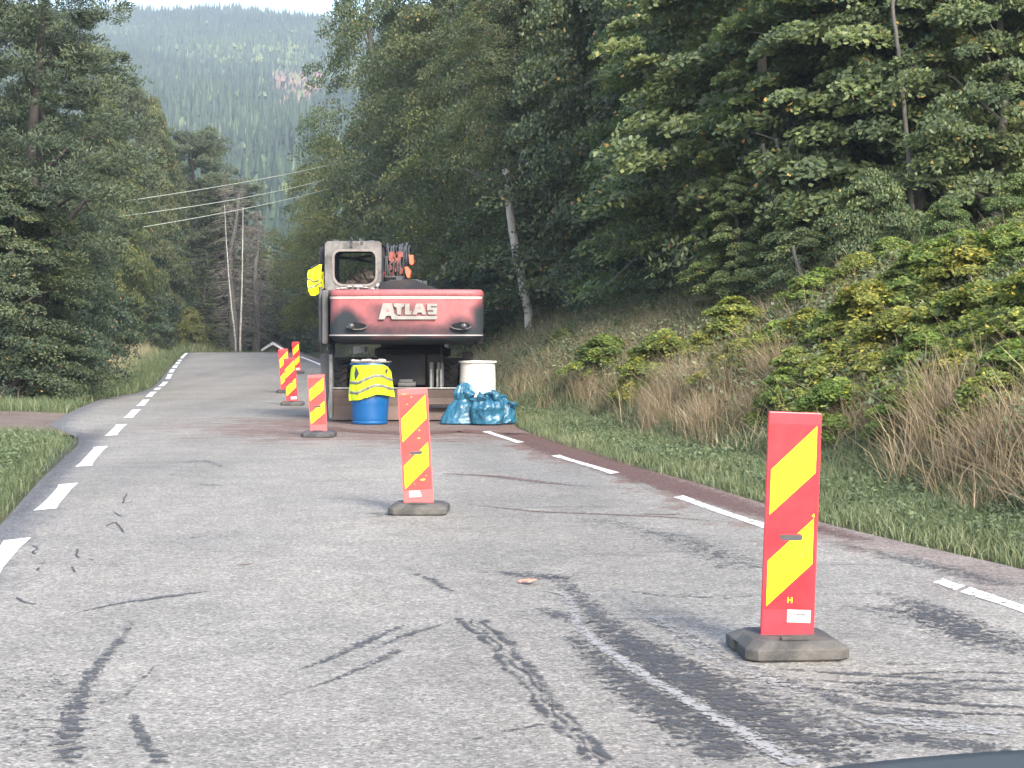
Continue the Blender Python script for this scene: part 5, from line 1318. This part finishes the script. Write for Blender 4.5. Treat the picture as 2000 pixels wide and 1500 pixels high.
tree_px('dead', 455, 350, 112, 'grey leafless tree above the twin white birch trunks', tint=GRN, wide=1.3)
tree_px('dead', 500, 400, 114, 'grey bare-branched tree between the birch trunks and the dark spruces', wide=1.3)
tree_px('pi2', 430, 335, 118, 'thin-crowned pine behind the twin white birch trunks', tint=OL, wide=1.3)
tree_px('sp2', 500, 420, 124, 'brownish fir right of the twin white birch trunks', tint=(1.3, 1.0, .85), wide=1.5)
# --- right side, named trees
tree_px('ap1', 640, 275, 104, 'yellow-green birch at the left end of the right-hand wood', tint=YG, wide=1.25, rot=1)
tree_px('ap2', 625, 395, 100, 'low yellowish birch beside the excavator cab', tint=YG, wide=1.3)
tree_px('ap1', 735, -80, 84, 'tall pale birch whose crown borders the patch of sky', tint=LT, wide=1.0, rot=2)
tree_px('ap3', 790, 30, 80, 'light green birch above the excavator hoses', tint=OL, wide=1.05, rot=.7)
tree_px('ap2', 860, -130, 70, 'tall drooping birch above the maker lettering', tint=GRN, wide=1.3)
tree_px('ap3', 905, -100, 62, 'olive drooping birch left of the white leaning trunk', tint=OL, wide=1.2)
tree_px('ap1', 1010, -150, 57, 'tall birch with a few orange leaves above the leaning white trunk', tint=LT, wide=1.2, rot=3)
tree_px('bl4', 900, 420, 60, 'dark rounded broadleaf tree right of the excavator', tint=DK, wide=.9)
tree_px('bl4', 1180, -200, 50, 'broadleaf tree just right of the leaning white trunk', tint=(1.05, 1.0, .9), wide=1.1)
tree_px('bl5', 1235, -220, 46, 'tall broadleaf tree above the brown grass bank', tint=GRN, wide=1.05)
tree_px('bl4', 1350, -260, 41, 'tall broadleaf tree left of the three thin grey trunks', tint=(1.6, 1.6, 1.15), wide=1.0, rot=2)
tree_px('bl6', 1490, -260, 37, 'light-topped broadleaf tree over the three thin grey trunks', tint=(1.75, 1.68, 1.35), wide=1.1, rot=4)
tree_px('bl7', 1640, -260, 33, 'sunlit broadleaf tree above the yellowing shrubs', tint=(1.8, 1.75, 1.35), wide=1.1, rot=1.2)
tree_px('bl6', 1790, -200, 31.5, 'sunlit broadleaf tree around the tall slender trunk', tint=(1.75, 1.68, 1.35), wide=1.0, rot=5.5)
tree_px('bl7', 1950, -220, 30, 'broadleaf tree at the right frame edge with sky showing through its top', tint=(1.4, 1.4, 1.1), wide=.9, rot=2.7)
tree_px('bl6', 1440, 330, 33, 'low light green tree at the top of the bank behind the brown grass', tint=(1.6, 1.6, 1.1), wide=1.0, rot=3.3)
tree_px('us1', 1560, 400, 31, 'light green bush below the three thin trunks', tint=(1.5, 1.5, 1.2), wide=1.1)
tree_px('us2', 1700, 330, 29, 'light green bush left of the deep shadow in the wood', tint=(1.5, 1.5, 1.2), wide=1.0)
tree_px('us1', 1330, 430, 38, 'dark green bush at the foot of the wood behind the brown grass', tint=(1.1, 1.2, 1.15), wide=1.1)
tree_px('us2', 1200, 440, 45, 'dark green bush right of the leaning white trunk', tint=(1.0, 1.1, 1.1), wide=1.3)
tree_px('us1', 1150, 470, 51, 'dark bush just right of the foot of the leaning birch', tint=(1.0, 1.1, 1.1))
tree_px('us1', 985, 480, 56, 'dark green bush between the excavator and the leaning birch', tint=DK, wide=1.2)
tree_px('us2', 930, 560, 52, 'dark low bush right of the counterweight', tint=DK, wide=1.2)
tree_px('us2', 1850, 380, 27.5, 'light green bush above the yellow shrubs near the right edge', tint=(1.5, 1.6, 1.0))
tree_px('us1', 1985, 330, 26, 'light green bush at the right frame edge', tint=(1.5, 1.6, 1.0))

# --- the depth of the woods
def fill(keys, n, fx, y0, y1, label, group, hr, seed, tints, mind=2.2, wide=(1, 1.3)):
    r = random.Random(seed); placed = []; k = 0; tries = 0
    while k < n and tries < n * 60:
        tries += 1; Y = r.uniform(y0, y1); X = fx(Y, r)
        if any((X - a) ** 2 + (Y - b) ** 2 < mind ** 2 for a, b in placed): continue
        px = 1000 + X / Y * FPX
        if not (-260 < px < 2200): continue
        placed.append((X, Y)); k += 1
        key = r.choice(keys); H = r.uniform(*hr); ti = r.choice(tints); j = r.uniform(.85, 1.1)
        plant(key, X, Y, H, label, group, tint=tuple(c * j for c in ti), wide=r.uniform(*wide))
fill(['bl1', 'bl2', 'bl4', 'ap3'], 44, lambda Y, r: float(edgeR(Y)) + r.uniform(9, 30), 30, 100, 'broadleaf tree standing deep inside the wood right of the road, glimpsed through gaps', 'trees deep in the right-hand wood', (9, 13), 1, [GRN, DK, BL], 2.6)
fill(['ap1', 'ap3', 'bl5', 'bl4'], 26, lambda Y, r: float(edgeR(Y)) + r.uniform(7, 13), 62, 112, 'tall birch in the continuous green wall of trees beyond the excavator', 'birches beyond the excavator', (11, 14.5), 2, [OL, GRN, LT, BL], 2.2)
fill(['us1', 'us2'], 34, lambda Y, r: float(edgeR(Y)) + r.uniform(6.5, 13), 31, 92, 'dark undergrowth bush along the foot of the right-hand wood', 'undergrowth of the right-hand wood', (2.6, 4.5), 3, [DK, BL, GRN], 1.7)
fill(['sp1', 'bl4', 'bl5', 'pi2', 'bl4'], 50, lambda Y, r: float(edgeL(Y)) - r.uniform(5.5, 22), 56, 120, 'tree standing deep inside the wood left of the road', 'trees deep in the left-hand wood', (4.8, 6.8), 5, [DK, OL, BL], 2.6)
fill(['us1', 'us2'], 30, lambda Y, r: float(edgeL(Y)) - r.uniform(4.0, 8), 46, 108, 'undergrowth bush along the foot of the left-hand wood', 'undergrowth of the left-hand wood', (1.8, 3.6), 6, [DK, BL, OL], 1.6)
fill(['sp1', 'sp2', 'pi2', 'dead'], 26, lambda Y, r: (r.uniform(330, 700) - 1000) / FPX * Y, 125, 165, 'dark conifer in the dip beyond the crest of the road', 'conifers in the dip beyond the crest', (7, 12), 7, [DK, OL, GRN], 3)
fill(['sp1', 'sp2', 'bl1'], 26, lambda Y, r: (r.uniform(300, 740) - 1000) / FPX * Y, 150, 178, 'distant tree standing between the road crest and the hillside', 'distant trees below the hillside', (8, 12), 8, [BL, OL, GRN], 4)

# --- individual trunks in view
def stem(name, pts, r0, r1, m, label, d0, d1=None, group=None, crown=None):
    d1 = d1 or d0; n = len(pts); P_ = [P(x, y, d0 + (d1 - d0) * i / (n - 1)) for i, (x, y) in enumerate(pts)]
    P_[0].z -= .0; g_ = float(ground_z(P_[0].x, P_[0].y)); base = Vector((P_[0].x, P_[0].y, min(g_, P_[0].z) - .2)); P_ = [base] + P_
    Q = []
    for i in range(len(P_) - 1):
        for k in range(4): Q.append(P_[i].lerp(P_[i + 1], k / 4))
    Q.append(P_[-1]); rs_ = random.Random(len(label)); Q = [q + Vector((rs_.uniform(-.012, .012), 0, 0)) for q in Q]
    t = thing(name, label, 'tree', base, group); t['_w'] = 1
    bm = NB(); tube(bm, Q, [r0 + (r1 - r0) * i / (len(Q) - 1) for i in range(len(Q))], 9); obj('trunk', bm, m, t, smooth=True)
    if crown:
        key, top, wd, tint = crown; cm, _, h0 = PROTO[key]; e = Q[-1]; Ht = CH + (HOR - top) / FPX * e.y - e.z
        c = link_mesh('crown', cm, None, t); c.location = e - Vector(base) - Vector((0, 0, Ht * .12)); c.scale = (Ht / h0 * wd, Ht / h0 * wd, Ht / h0); c.color = (*tint, 1)
    del t['_w']; return t
bt = stem('birch_tree', [(1033, 612), (1022, 565), (1008, 495), (998, 430), (992, 380), (988, 330)], .130, .10, M_BIRCH, 'leaning white birch trunk with dark marks, rising right of the excavator', 49, crown=('ap3', -180, 1.1, (1.15, 1.05, .9)))
stem('birch_tree', [(460, 664), (452, 600), (446, 530), (441, 455), (439, 400)], .06, .015, M_BIRCH2, 'thinner leaning one of the twin white birch trunks beyond the road crest', 108, crown=('dead', 330, 1.0, (1, 1, 1)))
stem('birch_tree', [(469, 668), (471, 610), (473, 540), (474, 458), (475, 405)], .08, .018, M_BIRCH2, 'straighter, brighter one of the twin white birch trunks beyond the road crest', 107, crown=('dead', 340, 1.0, (1, 1, 1)))
for pts, lab, d, r_ in (([(1523, 415), (1511, 370), (1497, 325), (1490, 280)], 'left one of the three thin grey trunks high on the bank', 32.2, .055),
                        ([(1535, 405), (1527, 360), (1521, 310), (1516, 270)], 'middle one of the three thin grey trunks high on the bank', 32.3, .055),
                        ([(1561, 410), (1556, 365), (1545, 310), (1541, 280)], 'right one of the three thin grey trunks high on the bank', 32.1, .06),
                        ([(1783, 440), (1778, 370), (1768, 230), (1757, 120), (1746, 40), (1738, -60)], 'tall slender pale trunk rising above the yellow shrubs near the right side', 29.9, .05),
                        ([(1570, 565), (1562, 530), (1553, 500), (1548, 480)], 'short leaning grey trunk behind the shrubs under the three thin trunks', 30, .05),
                        ([(1318, 420), (1310, 350), (1305, 290), (1300, 200)], 'straight grey trunk in shade above the brown grass', 41, .08),
                        ([(1272, 460), (1266, 330), (1262, 280), (1255, 180)], 'pale grey trunk in shade right of the leaning birch', 44, .07),
                        ([(1110, 600), (1104, 560), (1101, 520), (1096, 430)], 'short pale trunk in the dark gap right of the leaning birch', 50, .09),
                        ([(1690, 470), (1680, 380), (1672, 300)], 'dim thin trunk in the deep shade left of the tall slender trunk', 33, .06),
                        ([(1842, 430), (1850, 330), (1862, 200), (1858, 60)], 'dim thin trunk right of the tall slender trunk', 31, .06)):
    stem('slender_tree', pts, r_, r_ * .6, M_BARK, lab, d)

# --- yellowing shrubs on the bank
r = random.Random(12); shr = [(1520, 640, 24.5, 1.0), (1580, 620, 24, 1.3), (1640, 600, 23.2, 1.5), (1700, 560, 22.8, 1.6), (1600, 530, 27, 1.3), (1680, 500, 26.5, 1.7), (1770, 520, 23.5, 1.8), (1830, 480, 23, 1.9), (1900, 470, 22.2, 2.0), (1960, 450, 22, 2.1), (2030, 440, 21.5, 2.1), (1760, 610, 21, 1.3), (1840, 580, 20.5, 1.4), (1920, 560, 20, 1.6), (2000, 540, 19.4, 1.7), (1880, 500, 25, 2.0), (1980, 440, 24, 2.2), (1740, 470, 27, 1.7), (1440, 590, 28, 1.0), (2060, 520, 18.6, 1.7), (1670, 655, 21.5, 1.1), (1810, 655, 19.6, 1.1), (1960, 640, 18.6, 1.2), (1480, 665, 24.5, .8), (1560, 690, 22.5, .8), (1620, 700, 21, .8), (1720, 700, 19.8, .8), (1870, 700, 18, .8), (1990, 700, 17, .9), (1300, 655, 29, .8), (1390, 640, 28, .8), (1450, 700, 25, .7), (1250, 700, 29, .6), (1640, 760, 19.5, .7), (1780, 760, 18, .7), (1930, 770, 16.5, .7), (1540, 740, 21.5, .7), (1180, 660, 34, .8), (2010, 610, 18, 1.3), (1100, 650, 40, .8)]
for i, (px, top, d, H) in enumerate(shr):
    X = (px - 1000) / FPX * d; zb = float(ground_z(X, d)); H2 = (CH + (HOR - top) / FPX * d - zb) * 1.15
    plant('sh1' if i % 2 else 'sh2', X, d, max(.7, min(H2, 2.7)), 'leafy shrub turning yellow on the bank at the right', 'yellowing shrubs on the bank', tint=r.choice([(1.25, 1.2, 1), (1, 1.1, .9), (1.4, 1.2, .9), (1, 1.15, .8), (1.3, 1.2, .9)]), wide=r.uniform(1.2, 1.6))

# --- grass and weeds
def blades(name, X, Y, h, w, lean, tint, r, m, label, cat='grass', z=None, bend=.5):
    n = len(X); Z = (ground_z(X, Y) if z is None else z) - .01; a = r.uniform(0, 2 * np.pi, n); la = r.uniform(0, 2 * np.pi, n) if np.isscalar(lean) else lean[1]
    ln = lean if np.isscalar(lean) else lean[0]
    l = np.abs(r.normal(ln, ln * .5, n)) * h; wx, wy = np.cos(a) * w / 2, np.sin(a) * w / 2; dx, dy = np.cos(la) * l, np.sin(la) * l
    hm = h * .55; zt = Z + h * np.sqrt(np.clip(1 - (l / h) ** 2 * .6, .15, 1))
    V = np.stack([np.stack([X - wx, Y - wy, Z], 1), np.stack([X + wx, Y + wy, Z], 1), np.stack([X + wx * .8 + dx * .35, Y + wy * .8 + dy * .35, Z + (zt - Z) * .6], 1), np.stack([X - wx * .8 + dx * .35, Y - wy * .8 + dy * .35, Z + (zt - Z) * .6], 1),
                  np.stack([X + wx * .15 + dx, Y + wy * .15 + dy, zt], 1), np.stack([X - wx * .15 + dx, Y - wy * .15 + dy, zt], 1)], 1).reshape(-1, 3)
    b = np.arange(n)[:, None] * 6; F = np.concatenate([b + [0, 1, 2, 3], b + [3, 2, 4, 5]], 1).reshape(-1, 4)
    me = np_mesh(name, V, F, np.repeat(tint, 2)); o = link_mesh(name, me, m); tag(o, label, cat, kind='stuff'); return o
M_GRASS = leaf_mat('grass_blades', [(0, (0.062, 0.085, 0.041)), (.35, (0.106, 0.138, 0.066)), (.6, (0.163, 0.187, 0.094)), (.8, (0.287, 0.258, 0.159)), (1, (0.421, 0.352, 0.247))], .3, .6, False)
M_DRY = leaf_mat('dry_grass_blades', [(0, (0.125, 0.106, 0.056)), (.4, (0.213, 0.163, 0.100)), (.7, (0.325, 0.244, 0.163)), (1, (0.475, 0.375, 0.263))], .3, .7, False)
r = np.random.default_rng(21)
def sample(n, y0, y1, side, a, b, p=1.3):
    """points beside the road: offset a..b metres from its edge, denser near the camera"""
    u = r.random(n); Y = (y0 ** (1 - p) + u * (y1 ** (1 - p) - y0 ** (1 - p))) ** (1 / (1 - p))
    off = r.uniform(a, b, n)
    X = edgeR(Y) + off if side > 0 else edgeL(Y) - off
    px = 1000 + X / Y * FPX; k = (px > -800) & (px < 2900); return X[k], Y[k], off[k]
def keep_mask(X, Y, off, *arrs): pass
# short verge grass, right
X, Y, off = sample(170000, 7.5, 70, 1, -.05, 2.2); k = (off > r.random(len(off)) * .55) ; X, Y, off = X[k], Y[k], off[k]
pt = hash_noise(X, Y, 2.1); blades('verge_grass', X, Y, r.uniform(.05, .14, len(X)) * (1 + .5 * np.clip(off, 0, 2) / 2) * (1 + .3 * pt), .009, .55, np.clip(.30 + .14 * pt + .12 * (off < .6) + r.normal(0, .15, len(X)), 0, 1), r, M_GRASS, 'short green grass on the verge along the right side of the road')
# mixed tall growth on the bank
X, Y, off = sample(230000, 8, 80, 1, 1.2, 9.5, 1.5); k = (off > 1.1 + r.random(len(off)) * .9); X, Y, off = X[k], Y[k], off[k]
pt = hash_noise(X, Y, .9); blades('bank_grass', X, Y, r.uniform(.15, .46, len(X)) * (1 + .35 * pt) * np.clip(off / 3, .45, 1), .011, .5, np.clip(.64 + .26 * pt + r.normal(0, .22, len(X)), 0, 1), r, M_GRASS, 'tangled green and straw-coloured grass covering the bank at the right')
X, Y, off = sample(190000, 8, 80, 1, 1.3, 9.5, 1.5); k = (off > 1.25 + .7 * r.random(len(off)) + .5 * hash_noise(X, Y, 1.6)) & (hash_noise(X, Y, .7) + r.normal(0, .5, len(X)) > -.22); X, Y, off = X[k], Y[k], off[k]
pt = hash_noise(X, Y, 1.4); blades('dry_grass', X, Y, r.uniform(.22, .72, len(X)) * (1 + .35 * pt), .0095, .75, np.clip(.32 + .2 * pt + r.normal(0, .22, len(X)), 0, 1), r, M_DRY, 'tangle of brown withered grass mixed through the weeds of the right-hand bank')
# dry brown patches given by photo regions: (px, py, px radius, depth, n, height)
DX = []; DY = []; DH = []; LA = []; DN = .24
def zat_px(px, py):
    """point of the bank seen at a pixel"""
    d = 9.0
    while d < 90:
        X_ = (px - 1000) / FPX * d
        if CH + (HOR - py) / FPX * d <= float(ground_z(X_, d)): return X_, d
        d += .1
    return (px - 1000) / FPX * 60, 60
for (px, py, rx, ry, n, h) in ((1150, 770, 40, 25, 900, .75), (1060, 740, 40, 30, 700, .7), (1240, 740, 40, 40, 900, .75), (1330, 790, 55, 28, 3000, .95), (1420, 770, 60, 25, 3400, .95), (1500, 760, 55, 30, 3200, .95), (1290, 830, 40, 20, 1600, .8), (1380, 840, 50, 18, 1500, .75),
                               (1480, 830, 60, 20, 1500, .7), (1700, 850, 60, 25, 1500, .8), (1850, 850, 35, 30, 2400, 1.25), (1800, 900, 60, 30, 1800, .9), (1900, 930, 70, 30, 2200, .8), (1990, 900, 50, 40, 2200, 1.0), (1640, 860, 60, 20, 1100, .7), (1170, 690, 60, 30, 1500, .8), (1300, 660, 70, 25, 1300, .8),
                               (1100, 650, 60, 20, 1000, .7), (1950, 990, 70, 18, 1300, .5), (1620, 800, 50, 20, 900, .9), (1760, 790, 70, 20, 1200, .9)):
    n = int(n * (.42 if px < 1560 else .24)); h *= .72; cxy = zat_px(px, py)
    x1 = zat_px(px + rx, py); y1 = zat_px(px, py - ry)
    sx_, sy_ = max(.25, abs(x1[0] - cxy[0])), max(.5, min(3.5, abs(y1[1] - cxy[1])))
    xs = r.normal(cxy[0], sx_ * .6, n); ys = r.normal(cxy[1], sy_ * .6, n); tuft = r.integers(0, max(3, n // 45), n); tx = r.normal(0, sx_ * .5, 400)[tuft]; ty = r.normal(0, sy_ * .5, 400)[tuft]
    xs = cxy[0] + tx + r.normal(0, .09, n); ys = cxy[1] + ty + r.normal(0, .09, n)
    DX.append(xs); DY.append(ys); DH.append(h * r.uniform(.45, 1.1, n)); LA.append(r.uniform(0, 6.28, n))
DX, DY, DH, LA = map(np.concatenate, (DX, DY, DH, LA)); k = DX > edgeR(DY) + 1.1; DX, DY, DH, LA = DX[k], DY[k], DH[k], LA[k]
blades('dry_grass', DX, DY, DH, .0085, (.55, LA), np.clip(.5 + r.normal(0, .22, len(DX)), 0, 1), r, M_DRY, 'tall withered brown grass in tufts on the bank at the right')
# low leafy weeds on verge and bank
def weeds(name, X, Y, size, tint, m, label, zlo, zhi):
    n = len(X); Z = ground_z(X, Y) + r.uniform(zlo, zhi, n); c = np.stack([X, Y, Z], 1)
    V, F = leaf_quads(c, r.normal(0, .5, (n, 3)) + [0, 0, 1], size * r.uniform(.6, 1.4, n), size * .6 * r.uniform(.6, 1.3, n), r)
    o = link_mesh(name, np_mesh(name, V, F, tint), m); tag(o, label, 'weeds', kind='stuff')
def clustered(X, Y, nper, sp):
    i = np.repeat(np.arange(len(X)), nper); return X[i] + r.normal(0, sp, len(i)), Y[i] + r.normal(0, sp, len(i))
X, Y, off = sample(2600, 10.5, 60, 1, .5, 3.2, 1.4); X, Y = clustered(X, Y, 14, .08)
weeds('verge_weeds', X, Y, .055, np.clip(.42 + r.normal(0, .13, len(X)), 0, .85), M_LEAF_FLAT := leaf_mat('weed_leaves', [(0, (0.066, 0.095, 0.049)), (.5, (0.127, 0.162, 0.081)), (.85, (0.217, 0.246, 0.131)), (1, (0.329, 0.295, 0.179))], .3, .6, False), 'low broad-leaved weeds at the foot of the bank', .02, .12)
X, Y, off = sample(11000, 9, 80, 1, 2.0, 10, 1.5); pt = hash_noise(X, Y, .8); k = pt > -.45; X, Y = X[k], Y[k]; X, Y = clustered(X, Y, 22, .16)
weeds('bank_weeds', X, Y, .07, np.clip(.42 + .25 * hash_noise(X, Y, 1.2) + r.normal(0, .2, len(X)), 0, 1), M_LEAF_FLAT, 'leafy green herbs growing thickly over the bank', .08, .55)
# left verge
X, Y, off = sample(150000, 10, 95, -1, -.03, 5.5, 1.5); k = (off > r.random(len(off)) * .35) & ~((Y > 27.4 + .25 * np.sin(X * .9)) & (Y < 34.3)); X, Y, off = X[k], Y[k], off[k]
pt = hash_noise(X, Y, 1.3); dry = np.clip((Y - 50) / 8, 0, 1) * np.clip(1 - (Y - 84) / 10, 0, 1) * np.clip(off - .8, 0, 1)
blades('verge_grass', X, Y, r.uniform(.06, .16, len(X)) * (1 + .4 * pt) * (1 + 1.6 * dry) * (1 + .5 * (Y > 34)), .011 + .006 * (Y > 34), .5, np.clip(.27 + .12 * pt + .55 * dry + r.normal(0, .14, len(X)), 0, 1), r, M_GRASS, 'green grass on the verge left of the road, beside the gravel track')
X, Y, off = sample(900, 13.5, 26.5, -1, .5, 3.5, 1.2); X, Y = clustered(X, Y, 16, .10)
weeds('verge_weeds', X, Y, .06, np.clip(.4 + r.normal(0, .12, len(X)), 0, .85), M_LEAF_FLAT, 'low green weeds in the grass corner left of the road', .03, .13)
X = r.normal(-12.6, .6, 6000); Y = r.uniform(36.5, 44, 6000); blades('dry_grass', X, Y, r.uniform(.2, .55, 6000), .014, .5, np.clip(.45 + r.normal(0, .2, 6000), 0, 1), r, M_DRY, 'pale dry grass under the dark bushes at the left edge')
X = (r.uniform(340, 680, 9000) - 1000) / FPX * 106; Y = r.uniform(98, 112, 9000); X = X * Y / 106; k = (X < edgeL(Y) - .3) | (X > edgeR(Y) + .3) | (Y > 103); X, Y = X[k], Y[k]
blades('dry_grass', X, Y, r.uniform(.25, .75, len(X)) * np.where((X > edgeL(Y)) & (X < edgeR(Y)), .6, 1), .03, .4, np.clip(.4 + r.normal(0, .25, len(X)), 0, 1), r, M_GRASS, 'straw-coloured grass beyond the crest of the road')

# ------------------------------------------------------------------ air
bm = NB(); box(bm, -4300, 4300, -420, 6300, -70, 330)
m = bpy.data.materials.new('haze_air'); m.use_nodes = True; nt = m.node_tree; nt.nodes.clear()
out = nt.nodes.new('ShaderNodeOutputMaterial'); vol = nt.nodes.new('ShaderNodeVolumePrincipled'); vol.inputs['Density'].default_value = .00040; vol.inputs['Color'].default_value = (.78, .89, 1.0, 1); vol.inputs['Anisotropy'].default_value = .2
nt.links.new(vol.outputs[0], out.inputs['Volume'])
hz = obj('haze', bm, m, None); tag(hz, 'thin bluish air haze over the valley and hillside', 'haze', kind='stuff')
